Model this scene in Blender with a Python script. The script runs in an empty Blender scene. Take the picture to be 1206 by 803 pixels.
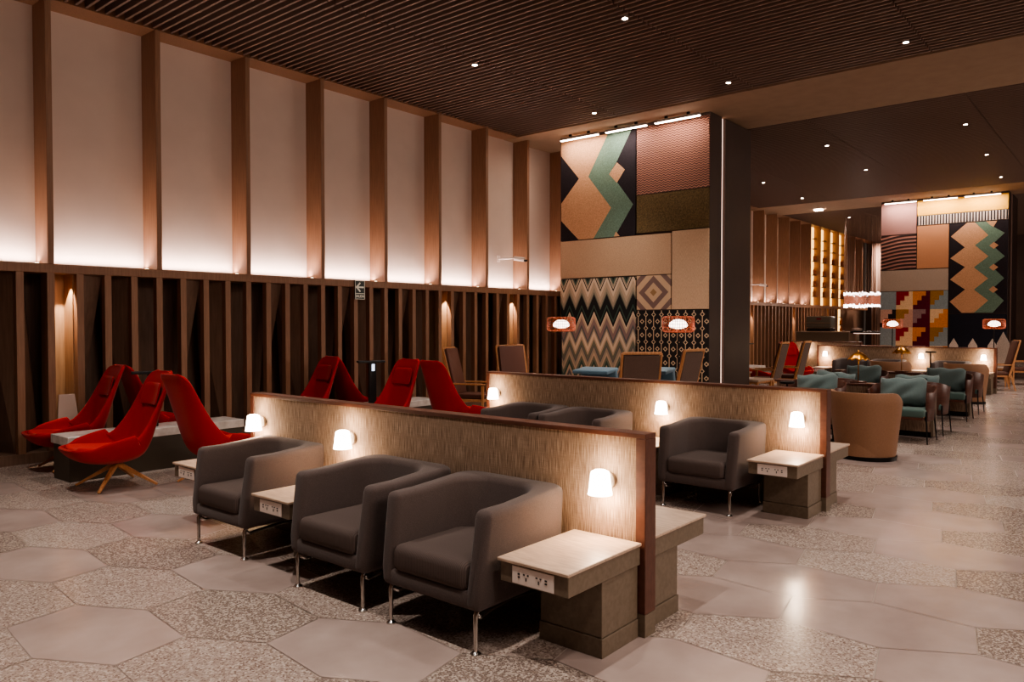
import bpy, bmesh, math, random
from mathutils import Vector, Matrix
random.seed(7)
SC = bpy.context.scene
COL = SC.collection
PI = math.pi
H = 1.65
CEIL = 5.5
WALL = 10.06

# ------------------------------------------------------------------ materials
def srgb(r, g, b):
    def f(c):
        c /= 255.0
        return c / 12.92 if c <= .04045 else ((c + .055) / 1.055) ** 2.4
    return (f(r), f(g), f(b), 1)

def mat(name, col, rough=.6, metal=0.0, emit=None, es=0.0, spec=.5, coat=0.0):
    m = bpy.data.materials.new(name)
    m.use_nodes = True
    b = m.node_tree.nodes['Principled BSDF']
    b.inputs['Base Color'].default_value = col
    b.inputs['Roughness'].default_value = rough
    b.inputs['Metallic'].default_value = metal
    b.inputs['Specular IOR Level'].default_value = spec
    b.inputs['Coat Weight'].default_value = coat
    if emit:
        b.inputs['Emission Color'].default_value = emit
        b.inputs['Emission Strength'].default_value = es
    return m

class NT:
    def __init__(s, m):
        s.m = m; s.t = m.node_tree; s.b = s.t.nodes['Principled BSDF']
    def n(s, typ, **kw):
        k = s.t.nodes.new(typ)
        for a, v in kw.items():
            setattr(k, a, v)
        return k
    def l(s, a, b):
        s.t.links.new(a, b)
    def math(s, op, a, b=None, c=None):
        k = s.n('ShaderNodeMath', operation=op)
        for i, v in enumerate((a, b, c)):
            if v is None: continue
            if isinstance(v, (int, float)): k.inputs[i].default_value = v
            else: s.l(v, k.inputs[i])
        return k.outputs[0]
    def coords(s, scale=(1, 1, 1)):
        tc = s.n('ShaderNodeTexCoord'); mp = s.n('ShaderNodeMapping')
        mp.inputs['Scale'].default_value = scale
        s.l(tc.outputs['Object'], mp.inputs['Vector'])
        return mp.outputs[0]
    def noise(s, vec, scale=5, detail=3):
        k = s.n('ShaderNodeTexNoise'); k.inputs['Scale'].default_value = scale
        k.inputs['Detail'].default_value = detail
        s.l(vec, k.inputs['Vector']); return k.outputs[0]
    def ramp(s, fac, stops, interp='LINEAR'):
        k = s.n('ShaderNodeValToRGB'); cr = k.color_ramp; cr.interpolation = interp
        while len(cr.elements) > 1: cr.elements.remove(cr.elements[-1])
        cr.elements[0].position = stops[0][0]; cr.elements[0].color = stops[0][1]
        for p, c in stops[1:]:
            e = cr.elements.new(p); e.color = c
        s.l(fac, k.inputs[0]); return k.outputs[0]
    def bump(s, h, st=.3, d=.01):
        k = s.n('ShaderNodeBump'); k.inputs['Strength'].default_value = st
        k.inputs['Distance'].default_value = d
        s.l(h, k.inputs['Height']); s.l(k.outputs[0], s.b.inputs['Normal'])
    def mix(s, f, a, b):
        k = s.n('ShaderNodeMix', data_type='RGBA')
        if isinstance(f, (int, float)): k.inputs[0].default_value = f
        else: s.l(f, k.inputs[0])
        for i, v in ((6, a), (7, b)):
            if isinstance(v, tuple): k.inputs[i].default_value = v
            else: s.l(v, k.inputs[i])
        return k.outputs[2]
    def base(s, c):
        s.l(c, s.b.inputs['Base Color'])

def dark(c, f):
    return (c[0] * f, c[1] * f, c[2] * f, 1)

def grain(name, c1, c2, scale, rough=.5, ns=6, bump=.1):
    m = mat(name, c1, rough); t = NT(m)
    f = t.noise(t.coords(scale), ns, 5)
    t.base(t.ramp(f, [(.3, c1), (.7, c2)])); t.bump(f, bump, .005)
    return m

def fabric(name, c, sc=260, st=.35, var=.75, rough=.95):
    m = mat(name, c, rough, spec=.15); t = NT(m)
    v = t.coords(); f = t.noise(v, sc, 2); g = t.noise(v, 6, 2)
    a = t.ramp(f, [(.3, dark(c, var)), (.7, dark(c, 1.18))])
    t.base(t.mix(t.math('MULTIPLY', g, .35), a, dark(c, .8)))
    t.bump(f, st, .003)
    t.b.inputs['Sheen Weight'].default_value = .15
    return m

M = {}
M['fabric'] = fabric('charcoal_wool', srgb(90, 78, 74))
m = mat('charcoal_rib', srgb(98, 86, 82), .95, spec=.15); t = NT(m)
w = t.n('ShaderNodeTexWave'); w.inputs['Scale'].default_value = 34; w.bands_direction = 'Y'
t.l(t.coords(), w.inputs['Vector']); t.base(t.ramp(w.outputs[1], [(0, srgb(80, 70, 66)), (1, srgb(100, 87, 82))])); t.bump(w.outputs[1], .3, .004)
M['rib'] = m
M['chrome'] = mat('chrome', srgb(200, 195, 190), .18, 1)
M['oak_top'] = grain('pale_oak_top', srgb(172, 146, 126), srgb(204, 180, 158), (14, 2.2, 14), .42, 4, .04)
M['taupe'] = grain('taupe_laminate', srgb(108, 93, 76), srgb(122, 107, 90), (1, 1, 1), .5, 40, .02)
M['white_plastic'] = mat('white_plastic', srgb(235, 220, 210), .4)
M['black'] = mat('black_plastic', srgb(18, 16, 16), .5)
M['walnut'] = grain('red_walnut', srgb(80, 46, 34), srgb(98, 60, 46), (14, 3, 5), .42, 4, .05)
m = mat('woven_grass_panel', srgb(165, 135, 108), .85, spec=.2); t = NT(m)
v = t.coords((1, 110, 3)); f = t.noise(v, 3, 3); v2 = t.coords((1, 2, 90)); g = t.noise(v2, 4, 2)
h = t.math('ADD', t.math('MULTIPLY', f, .88), t.math('MULTIPLY', g, .12))
t.base(t.ramp(h, [(.36, srgb(104, 83, 68)), (.5, srgb(142, 118, 98)), (.64, srgb(182, 156, 134))])); t.bump(h, .5, .006)
M['woven'] = m
M['shade'] = mat('frosted_shade', srgb(255, 235, 215), .6, emit=(1, .82, .64, 1), es=9)
M['mount'] = mat('lamp_mount_grey', srgb(150, 135, 120), .4, .4)
M['fin'] = grain('brown_fin', srgb(136, 100, 76), srgb(154, 116, 90), (20, 20, 1.2), .5, 3, .04)
M['panel_white'] = grain('stretched_white_panel', srgb(200, 180, 166), srgb(205, 185, 171), (1, 1, 1), .8, 3, 0)
M['recess'] = grain('dark_recess_wood', srgb(104, 80, 64), srgb(124, 96, 78), (12, 12, 1), .6, 3, .05)
M['niche'] = grain('tan_niche_board', srgb(150, 116, 86), srgb(176, 140, 106), (12, 12, 1), .6, 3, .05)
M['slat'] = mat('ceiling_slat', srgb(124, 102, 90), .5)
M['black_void'] = mat('ceiling_void', srgb(16, 11, 10), .9)
M['plaster'] = grain('brown_plaster', srgb(142, 116, 94), srgb(150, 124, 102), (1, 1, 1), .8, 4, .02)
M['dark_panel'] = grain('dark_bronze_panel', srgb(58, 42, 36), srgb(66, 49, 42), (1, 1, 1), .5, 2, .02)
M['glow'] = mat('slit_glow', srgb(255, 225, 205), .6, emit=(1, .66, .52, 1), es=.9)
M['led'] = mat('led_strip', srgb(255, 235, 220), .6, emit=(1, .8, .66, 1), es=14)
M['upl'] = mat('uplight_lens', srgb(255, 230, 200), .5, emit=(1, .75, .5, 1), es=5)
M['spot_lens'] = mat('spot_lens', srgb(255, 240, 225), .6, emit=(1, .85, .72, 1), es=40)
M['fixture_grey'] = mat('fixture_grey', srgb(150, 138, 130), .45, .2)
M['red'] = fabric('red_wool', srgb(166, 10, 6), 300, .15, .88, .8)
M['red_seat'] = fabric('red_orange_seat', srgb(196, 24, 8), 300, .15, .88, .8)
M['oak'] = grain('oak_legs', srgb(176, 120, 76), srgb(202, 148, 100), (10, 10, 3), .45, 4, .04)
M['marble'] = grain('white_marble', srgb(190, 180, 172), srgb(225, 216, 208), (3, 3, 3), .25, 3, 0)
M['bench_brown'] = mat('bench_dark_olive', srgb(70, 60, 48), .5)
M['brown_leather'] = mat('brown_leather', srgb(98, 62, 50), .5)
M['grey_pad'] = fabric('grey_brown_pad', srgb(112, 92, 82), 200)
M['blue'] = fabric('dusty_blue', srgb(112, 140, 156), 200)
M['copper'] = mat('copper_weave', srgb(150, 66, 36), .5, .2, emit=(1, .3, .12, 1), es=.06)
M['bulb'] = mat('pleated_diffuser', srgb(255, 235, 225), .6, emit=(1, .82, .74, 1), es=3)
M['brass'] = mat('brass', srgb(214, 150, 70), .28, 1)
M['tan_leather'] = grain('tan_leather', srgb(140, 102, 76), srgb(148, 110, 82), (1, 1, 1), .55, 60, .05)
M['green'] = fabric('sage_green', srgb(84, 104, 98), 200, .2, .85)
M['pillow'] = fabric('teal_pillow', srgb(104, 120, 118), 200, .2, .85)
M['shell_wood'] = grain('dark_walnut_shell', srgb(74, 42, 32), srgb(92, 54, 40), (2, 2, 14), .4, 4, .03)
M['black_metal'] = mat('black_metal', srgb(26, 22, 22), .4, .6)
M['steel'] = mat('steel', srgb(120, 116, 104), .45, .3)
M['gold_glow'] = mat('gold_backlight', srgb(230, 170, 70), .6, emit=(1, .56, .16, 1), es=1.8)
M['crystal'] = mat('crystal', srgb(255, 240, 235), .2, emit=(1, .86, .8, 1), es=4)
M['crystal_dim'] = mat('copper_glass', srgb(150, 80, 54), .4, .2, emit=(1, .4, .25, 1), es=.12)
M['sign_green'] = mat('sign_dark_green', srgb(20, 34, 26), .4)
M['sign_cream'] = mat('sign_cream', srgb(205, 195, 170), .5, emit=(1, .92, .8, 1), es=.08)
M['bottle'] = mat('amber_glass', srgb(150, 80, 24), .15)
M['tile_line'] = mat('floor_grout', srgb(184, 168, 156), .5)
M['wall_dark'] = grain('dark_brown_wall', srgb(70, 52, 44), srgb(78, 60, 50), (1, 1, 1), .6, 3, .02)
M['white_light'] = mat('cool_strip', srgb(220, 230, 255), .5, emit=(.7, .8, 1, 1), es=1.2)

def curtain_mat():
    m = mat('string_curtain', srgb(120, 92, 78), .7); t = NT(m)
    f = t.noise(t.coords((1, 26, .15)), 2, 3)
    t.base(t.ramp(f, [(.35, srgb(70, 52, 44)), (.5, srgb(120, 94, 80)), (.66, srgb(176, 146, 128))])); return m
M['curtain'] = curtain_mat()

# terrazzo floor
def terrazzo(name, base, chips, dens):
    m = mat(name, base, .26, spec=.5); t = NT(m)
    v = t.coords()
    vo = t.n('ShaderNodeTexVoronoi'); vo.inputs['Scale'].default_value = 95; t.l(v, vo.inputs['Vector'])
    bw = t.n('ShaderNodeSeparateColor'); t.l(vo.outputs['Color'], bw.inputs[0])
    cc = t.ramp(bw.outputs[0], chips, 'CONSTANT')
    vd = t.n('ShaderNodeTexVoronoi', feature='DISTANCE_TO_EDGE'); vd.inputs['Scale'].default_value = 95; t.l(v, vd.inputs['Vector'])
    edge = t.ramp(vd.outputs[0], [(.0, (1, 1, 1, 1)), (dens, (0, 0, 0, 1))])
    big = t.noise(v, .9, 3)
    c = t.mix(edge, cc, base)
    c = t.mix(t.math('MULTIPLY', big, .3), c, dark(base, .72))
    t.base(c)
    t.l(t.math('ADD', t.math('MULTIPLY', t.noise(v, 3, 3), .12), .17), t.b.inputs['Roughness'])
    return m
A = srgb(178, 160, 152)
M['terr1'] = terrazzo('terrazzo_mixed', A, [(0, srgb(112, 92, 80)), (.16, srgb(178, 164, 150)), (.36, srgb(150, 134, 122)), (.62, srgb(206, 192, 178)), (.8, srgb(124, 104, 90)), (.9, srgb(166, 150, 138))], .12)
M['terr2'] = terrazzo('terrazzo_dense', srgb(160, 145, 136), [(0, srgb(104, 88, 80)), (.22, srgb(190, 174, 160)), (.4, srgb(128, 110, 98)), (.6, srgb(200, 186, 172)), (.82, srgb(104, 86, 76))], .16)
M['terr3'] = terrazzo('terrazzo_pale', srgb(170, 154, 144), [(0, srgb(140, 120, 108)), (.2, srgb(194, 180, 168)), (.5, srgb(164, 148, 138)), (.8, srgb(212, 198, 186))], .14)
m = mat('smooth_concrete', srgb(152, 136, 128), .24); t = NT(m)
f = t.noise(t.coords(), 2.5, 5)
t.base(t.ramp(f, [(.3, srgb(158, 140, 132)), (.7, srgb(180, 162, 153))]))
t.l(t.math('ADD', t.math('MULTIPLY', f, .12), .14), t.b.inputs['Roughness'])
M['smooth'] = m

# ------------------------------------------------------------------ mesh helpers
class MB:
    """collects shapes, builds one mesh object"""
    def __init__(s, mats=None):
        s.v = []; s.f = []; s.mi = []; s.cur = 0
    def add(s, vs, fs):
        o = len(s.v); s.v += [tuple(p) for p in vs]
        for f in fs:
            s.f.append([i + o for i in f]); s.mi.append(s.cur)
        return s
    def box(s, x0, x1, y0, y1, z0, z1):
        v = [(x, y, z) for x in (x0, x1) for y in (y0, y1) for z in (z0, z1)]
        return s.add(v, [(0, 1, 3, 2), (4, 6, 7, 5), (0, 4, 5, 1), (2, 3, 7, 6), (0, 2, 6, 4), (1, 5, 7, 3)])
    def obox(s, c, ax, ay, az):
        c = Vector(c); ax = Vector(ax); ay = Vector(ay); az = Vector(az)
        v = [c + ax * i + ay * j + az * k for i in (-1, 1) for j in (-1, 1) for k in (-1, 1)]
        return s.add(v, [(0, 1, 3, 2), (4, 6, 7, 5), (0, 4, 5, 1), (2, 3, 7, 6), (0, 2, 6, 4), (1, 5, 7, 3)])
    def bar(s, a, b, w, h=None, w2=None, h2=None, up=(0, 0, 1)):
        """tapered rectangular bar from a to b"""
        h = h or w; w2 = w2 or w; h2 = h2 or h
        a = Vector(a); b = Vector(b); d = (b - a).normalized(); u = Vector(up)
        if abs(d.dot(u)) > .95: u = Vector((1, 0, 0))
        x = d.cross(u).normalized(); y = x.cross(d)
        v = []
        for p, ww, hh in ((a, w, h), (b, w2, h2)):
            for i, j in ((-1, -1), (1, -1), (1, 1), (-1, 1)):
                v.append(p + x * i * ww / 2 + y * j * hh / 2)
        return s.add(v, [(3, 2, 1, 0), (4, 5, 6, 7), (0, 1, 5, 4), (1, 2, 6, 5), (2, 3, 7, 6), (3, 0, 4, 7)])
    def tube(s, pts, r, n=10, closed=False):
        pts = [Vector(p) for p in pts]; rs = r if isinstance(r, (list, tuple)) else [r] * len(pts)
        rings = []; prev = None; N = len(pts)
        for i, p in enumerate(pts):
            if closed: d = pts[(i + 1) % N] - pts[i - 1]
            else: d = pts[min(i + 1, N - 1)] - pts[max(i - 1, 0)]
            d.normalize()
            if prev is None:
                u = Vector((0, 0, 1)) if abs(d.z) < .9 else Vector((1, 0, 0))
                x = d.cross(u).normalized()
            else:
                x = (prev - d * prev.dot(d)).normalized()
            prev = x; y = d.cross(x)
            rings.append([p + (x * math.cos(2 * PI * k / n) + y * math.sin(2 * PI * k / n)) * rs[i] for k in range(n)])
        v = [q for rg in rings for q in rg]; f = []
        for i in range(N if closed else N - 1):
            a = i * n; b = ((i + 1) % N) * n
            for k in range(n):
                f.append((a + k, a + (k + 1) % n, b + (k + 1) % n, b + k))
        if not closed:
            f.append(tuple(range(n))[::-1]); f.append(tuple((N - 1) * n + k for k in range(n)))
        return s.add(v, f)
    def lathe(s, prof, n=24, c=(0, 0, 0), cap=True, axis='z'):
        v = []; f = []
        for r, z in prof:
            for k in range(n):
                a = 2 * PI * k / n
                p = (r * math.cos(a), r * math.sin(a), z) if axis == 'z' else (z, r * math.cos(a), r * math.sin(a))
                v.append((c[0] + p[0], c[1] + p[1], c[2] + p[2]))
        L = len(prof)
        for i in range(L - 1):
            for k in range(n):
                f.append((i * n + k, i * n + (k + 1) % n, (i + 1) * n + (k + 1) % n, (i + 1) * n + k))
        if cap:
            f.append(tuple(range(n))[::-1]); f.append(tuple((L - 1) * n + k for k in range(n)))
        return s.add(v, f)
    def poly_yz(s, pts, x0, x1):
        n = len(pts); v = [(x0, y, z) for y, z in pts] + [(x1, y, z) for y, z in pts]
        f = [tuple(range(n)), tuple(range(2 * n - 1, n - 1, -1))]
        f += [(i, (i + 1) % n, n + (i + 1) % n, n + i) for i in range(n)]
        return s.add(v, f)
    def grid(s, rows, closed=False):
        n = len(rows[0]); v = [p for r in rows for p in r]; f = []
        for i in range(len(rows) - 1):
            for k in range(n if closed else n - 1):
                f.append((i * n + k, i * n + (k + 1) % n, (i + 1) * n + (k + 1) % n, (i + 1) * n + k))
        return s.add(v, f)
    def build(s, name, mats, parent=None, smooth=False, bevel=None, sub=0, solid=0, normals=True, soff=0):
        me = bpy.data.meshes.new(name)
        me.from_pydata(s.v, [], s.f)
        if not isinstance(mats, (list, tuple)): mats = [mats]
        for mm in mats: me.materials.append(M[mm] if isinstance(mm, str) else mm)
        me.polygons.foreach_set('material_index', s.mi)
        if normals:
            bm = bmesh.new(); bm.from_mesh(me); bmesh.ops.recalc_face_normals(bm, faces=bm.faces); bm.to_mesh(me); bm.free()
        o = bpy.data.objects.new(name, me); COL.objects.link(o)
        if solid or bevel or sub:
            if solid:
                k = o.modifiers.new('s', 'SOLIDIFY'); k.thickness = solid; k.offset = soff
            if bevel:
                k = o.modifiers.new('b', 'BEVEL'); k.width = bevel[0]; k.segments = bevel[1]; k.limit_method = 'ANGLE'; k.angle_limit = math.radians(35)
                k.harden_normals = False
            if sub:
                k = o.modifiers.new('u', 'SUBSURF'); k.levels = sub; k.render_levels = sub
            dg = bpy.context.evaluated_depsgraph_get(); dg.update()
            nm = bpy.data.meshes.new_from_object(o.evaluated_get(dg))
            o.modifiers.clear(); o.data = nm; nm.name = name; bpy.data.meshes.remove(me); me = nm
        if smooth:
            me.polygons.foreach_set('use_smooth', [True] * len(me.polygons))
            if smooth == 'auto':
                me.set_sharp_from_angle(angle=math.radians(38))
        if parent: o.parent = parent
        return o

def tag(o, label=None, cat=None, group=None, kind=None):
    if label: o['label'] = label
    if cat: o['category'] = cat
    if group: o['group'] = group
    if kind: o['kind'] = kind
    return o

def empty(name, loc=(0, 0, 0), rz=0):
    o = bpy.data.objects.new(name, None); o.empty_display_size = .1
    COL.objects.link(o); o.location = loc; o.rotation_euler = (0, 0, rz); return o

def copy_tree(o, parent=None):
    c = o.copy(); COL.objects.link(c); c.parent = parent
    for ch in [k for k in bpy.data.objects if k.parent == o]:
        copy_tree(ch, c)
    return c

class Maker:
    """first placement moves the prototype itself, later ones copy it"""
    def __init__(s, make): s.make = make; s.proto = None; s.used = False
    def put(s, loc, rz, label, cat, group=None):
        if s.proto is None: s.proto = s.make()
        o = s.proto if not s.used else copy_tree(s.proto)
        s.used = True
        o.location = loc; o.rotation_euler = (0, 0, rz)
        return tag(o, label, cat, group)

def struct(o): o['kind'] = 'structure'; return o

# ------------------------------------------------------------------ room shell
# floor: hexagonal terrazzo slabs
def make_floor():
    mb = MB()
    X0, X1, Y0, Y1 = -4, 40, -7, 10.6
    vs = [(-.29, .44), (.1, .5), (.33, .1)]; vs = vs + [(-a, -b) for a, b in vs]
    e1 = (.43, .60); e2 = (.61, -.33)
    vs = [(-.31, .405), (.12, .525), (.31, .075)]
    # vertices from the lattice so that the cells tile exactly
    v2 = Vector((.1, .5)); v3 = Vector(e1) - v2; v1 = v2 - v3 - Vector((e2[0], e2[1])) + v3
    v3 = Vector(e1) - v2; v4 = Vector(e2) - v3; 
    ring = [v2, v3, v4, -v2, -v3, -v4]
    mb.cur = 4
    mb.add([(X0, Y0, -.004), (X1, Y0, -.004), (X1, Y1, -.004), (X0, Y1, -.004)], [(0, 1, 2, 3)])
    rnd = random.Random(3)
    det = e1[0] * e2[1] - e2[0] * e1[1]
    for i in range(-80, 120):
        for j in range(-80, 120):
            cx = 1.68 + e1[0] * i + e2[0] * j; cy = 4.30 + e1[1] * i + e2[1] * j
            if cx < X0 + .4 or cx > X1 - .4 or cy < Y0 + .6 or cy > Y1 - .1: continue
            k = (i - j) % 3; r = rnd.random()
            if k == 0 and (r < .88 or cx < 4.6): mi = 3
            elif r < .14 and cx > 3.6: mi = 3
            else: mi = (0, 1, 0, 2)[int(rnd.random() * 4)]
            mb.cur = mi
            mb.add([(cx + p.x * .993, cy + p.y * .993, 0) for p in ring], [(0, 1, 2, 3, 4, 5)])
    o = mb.build('floor', ['terr1', 'terr2', 'terr3', 'smooth', 'tile_line'], normals=False)
    me = o.data
    for p in me.polygons:
        if p.normal.z < 0: p.flip()
    return struct(o)
make_floor()

# ceiling: void, slats, plaster bands
cb = MB(); cb.box(-4, 40, -7, 10.6, 6.0, 6.1)
ceil = struct(cb.build('ceiling', 'black_void'))
def slat_field(x0, x1, y0, y1):
    mb = MB(); x = x0; segs = [y0]
    for yj in (-5.4, -2.8, -.2, 2.4, 5.0, 7.6, 10.2):
        if y0 + .3 < yj < y1 - .3: segs.append(yj)
    segs.append(y1)
    while x < x1 - .03:
        for a, b in zip(segs[:-1], segs[1:]):
            mb.box(x, x + .030, a + .012, b - .012, CEIL, CEIL + .1)
        x += .118
    return mb.build('slat_field', 'slat', ceil, normals=False)
slat_field(-4, 12.3, -7, 10.04)
slat_field(14.7, 25.0, -7, 10.04)
slat_field(27.2, 39.9, -7, 10.04)
# slat carriers
mb = MB()
for y in (-4, -1.4, 1.2, 3.7, 6.3, 8.9):
    mb.box(-4, 12.3, y, y + .05, CEIL + .11, CEIL + .16); mb.box(14.7, 25, y, y + .05, CEIL + .11, CEIL + .16); mb.box(27.2, 39.9, y, y + .05, CEIL + .11, CEIL + .16)
mb.build('slat_carrier', 'black_void', ceil)
mb = MB(); mb.box(12.3, 14.7, -7, 10.6, CEIL - .004, CEIL + .3); mb.build('plaster_band', 'plaster', ceil)
mb = MB(); mb.box(25.0, 27.2, -7, 10.6, CEIL - .004, CEIL + .3); mb.build('plaster_band', 'plaster', ceil)

# left wall
FB = WALL + .39       # back of the upper niches
wl = MB(); wl.box(-4, 40, FB + .25, FB + .4, 0, 6.0)
wall_left = struct(wl.build('wall_left', 'recess'))
mb = MB(); mb.box(-4, 30.5, FB, FB + .05, 2.36, CEIL + .05); mb.build('white_panel', 'panel_white', wall_left)
mb = MB(); mb.box(-4, 40, WALL + .01, FB, CEIL, CEIL + .1); mb.build('niche_soffit', 'fin', wall_left)
mb = MB(); mb.box(-4, 38.2, WALL, FB + .02, 2.25, 2.36); mb.build('ledge', 'fin', wall_left, bevel=(.006, 2))
mb = MB(); mb.box(-4, 38.2, WALL - .005, FB, 0, .12); struct(mb.build('baseboard_left', 'recess'))
finx = [3.54 + 1.306 * n for n in range(-5, 16)]
finx += [24.44 + 1.17 * n for n in range(0, 12) if 24.44 + 1.17 * n < 38.3]
finx = sorted(set(round(v, 3) for v in finx))
fin_list = []
for v in finx:
    if fin_list and v - fin_list[-1] < .9: continue
    fin_list.append(v)
fin_me = None
for n, v in enumerate(fin_list):
    if fin_me is None:
        mb = MB(); mb.box(-.07, 0, WALL, FB + .02, 2.36, CEIL); f = mb.build('trim_1', 'fin', bevel=(.004, 1)); fin_me = f.data
    else:
        f = bpy.data.objects.new('trim_%d' % (n + 1), fin_me); COL.objects.link(f)
    f.location = (v, 0, 0); struct(f)
# lower slat screen
mb = MB(); bd = MB(); nb = MB(); tr = MB()
x = fin_list[0] - .075; k = 0
NICHE = [3.56, 10.08, 12.05, 24.4, 28.3]
while x < 33.4:
    mb.box(x - .005, x + .075, WALL + .003, WALL + .10, .12, 2.25)
    x1 = x + .3265
    nic = any(abs(x + .075 - q) < .17 for q in NICHE)
    if nic:
        nb.box(x + .06, x1 + .02, WALL + .36, WALL + .40, .12, 2.25)
        nb.box(x + .05, x + .075, WALL + .1, WALL + .38, .12, 2.25)
        nb.box(x1 - .02, x1 - .0, WALL + .1, WALL + .38, .12, 2.25)
    elif k % 4 == 1:
        bd.add([(x + .07, WALL + .09, 2.25), (x1, WALL + .12, 2.25), (x + .12, WALL + .46, .12), (x + .07, WALL + .09, .12)], [(0, 1, 2), (0, 2, 3)])
    elif k % 4 == 2:
        bd.add([(x + .08, WALL + .42, 2.25), (x1 - .005, WALL + .1, 2.25), (x1 - .005, WALL + .1, .12), (x1 - .1, WALL + .46, .12)], [(0, 1, 2, 3)])
    elif k % 4 == 3:
        bd.add([(x + .07, WALL + .1, 2.25), (x + .2, WALL + .45, 2.25), (x + .3, WALL + .3, .12), (x + .07, WALL + .1, .12)], [(0, 1, 2, 3)])
    x += .3265; k += 1
mb.build('slat_screen', 'fin', wall_left, normals=False)
bd.build('folded_board', 'recess', wall_left, solid=.012)
nb.build('niche_lining', 'niche', wall_left)

# other walls
mb = MB(); mb.box(39.9, 40, -7, 10.6, 0, 6); struct(mb.build('wall_far', 'wall_dark'))
mb = MB(); mb.box(-4, 40, -7.1, -7, 0, 6); struct(mb.build('wall_right', 'plaster'))
mb = MB(); mb.box(-4.1, -4, -7, 10.6, 0, 6); struct(mb.build('wall_near', 'plaster'))

# ------------------------------------------------------------------ lights
def light(kind, name, loc, energy, color, target=None, parent=None, **kw):
    d = bpy.data.lights.new(name, kind); d.energy = energy; d.color = color
    for a, v in kw.items(): setattr(d, a, v)
    o = bpy.data.objects.new(name, d); COL.objects.link(o)
    o.location = loc
    if target is not None:
        o.rotation_euler = (Vector(target) - Vector(loc)).to_track_quat('-Z', 'Y').to_euler()
    if parent:
        o.parent = parent; o.matrix_parent_inverse = Matrix.Identity(4)
        o.location = Vector(loc) - Vector(parent.location)
    return o
WARM = (1, .74, .56); PINK = (1, .70, .56)
# LED wash at the foot of every white panel
for a, b in zip(fin_list[:-1], fin_list[1:]):
    if b > 30.8 or b < 1.5: continue
    L = b - a - .1
    light('AREA', 'ledge_led', ((a + b) / 2 - .03, FB - .10, 2.40), 10 if a < 14 else 5, (1, .80, .73), target=((a + b) / 2 - .03, FB + .12, 3.6), shape='RECTANGLE', size=L, size_y=.06)
    light('SPOT', 'fin_uplight', (b - .13, WALL + .16, 2.40), 7, (1, .66, .42), target=(b - .06, WALL + .17, 4.0), spot_size=1.0, spot_blend=.8, shadow_soft_size=.02)
ug = None
for a in fin_list:
    if 2.0 < a < 30.8:
        if ug is None:
            mb = MB(); mb.lathe([(.022, 0), (.022, .014), (.014, .016)], 12)
            ug = mb.build('uplight', 'upl'); o = ug
        else:
            o = ug.copy(); COL.objects.link(o)
        o.location = (a - .13, WALL + .17, 2.36)
        tag(o, 'tiny warm uplight on the ledge at the foot of a tall brown wall fin', 'light', 'fin uplights along the wall ledge')
# niche spots
for q in NICHE:
    light('SPOT', 'niche_spot', (q + .12, WALL + .10, 2.22), 55, (1, .80, .60), target=(q + .18, WALL + .33, .9), spot_size=1.0, spot_blend=.35, shadow_soft_size=.01)
# ceiling downlights
def mk_down():
    r = empty('recessed_downlight')
    mb = MB(); mb.lathe([(.045, 0), (.045, .09), (.03, .09), (.03, .012), (.045, 0)], 16, cap=False); mb.build('housing', 'fixture_grey', r, smooth='auto')
    mb = MB(); mb.box(-.028, .028, -.028, .028, .004, .02); mb.build('lens', 'spot_lens', r)
    return r
DL = Maker(mk_down)
down = [(8.46, 7.75), (8.39, 5.12), (11.78, 7.83), (11.67, 5.2), (11.55, 2.59), (17.14, 5.38), (17.03, 2.75), (20.39, 2.86), (20.48, 5.47), (23.83, 8.2), (20.55, 8.12), (23.73, 3.0), (29.31, 8.39),
        (8.4, 2.55), (5.1, 7.7), (5.1, 5.1), (5.1, 2.5), (1.8, 7.7), (1.8, 5.1), (1.8, 2.5), (5.1, -.1), (8.4, -.1), (11.6, 0), (1.8, -.1), (17, .1), (20.4, .2), (23.7, .3), (34, 7)]
EN = {(5.1, 2.5): 120, (5.1, 5.1): 110, (1.8, 5.1): 260, (1.8, 2.5): 220, (1.8, 7.7): 200, (8.4, 2.55): 170, (11.55, 2.59): 220}
for i, (x, y) in enumerate(down):
    o = DL.put((x, y, CEIL - .015), 0, 'small round downlight with a bright lens set in the dark slat ceiling', 'light', 'downlights in the slat ceiling')
    e = EN.get((x, y), 165)
    if x > 15: e *= 1.15
    light('SPOT', 'downlight_lamp', (x, y, CEIL - .04), e, (1, .90, .83), target=(x, y, 0), spot_size=1.45, spot_blend=.9, shadow_soft_size=.045)
mb = MB(); mb.lathe([(.14, 0), (.14, .02), (.11, .02), (.1, 0)], 24); o = mb.build('round_ceiling_light', 'spot_lens'); o.location = (26.6, 8.6, CEIL - .03)
tag(o, 'larger round light set in the plain brown ceiling band beyond the big column', 'light')

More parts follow.
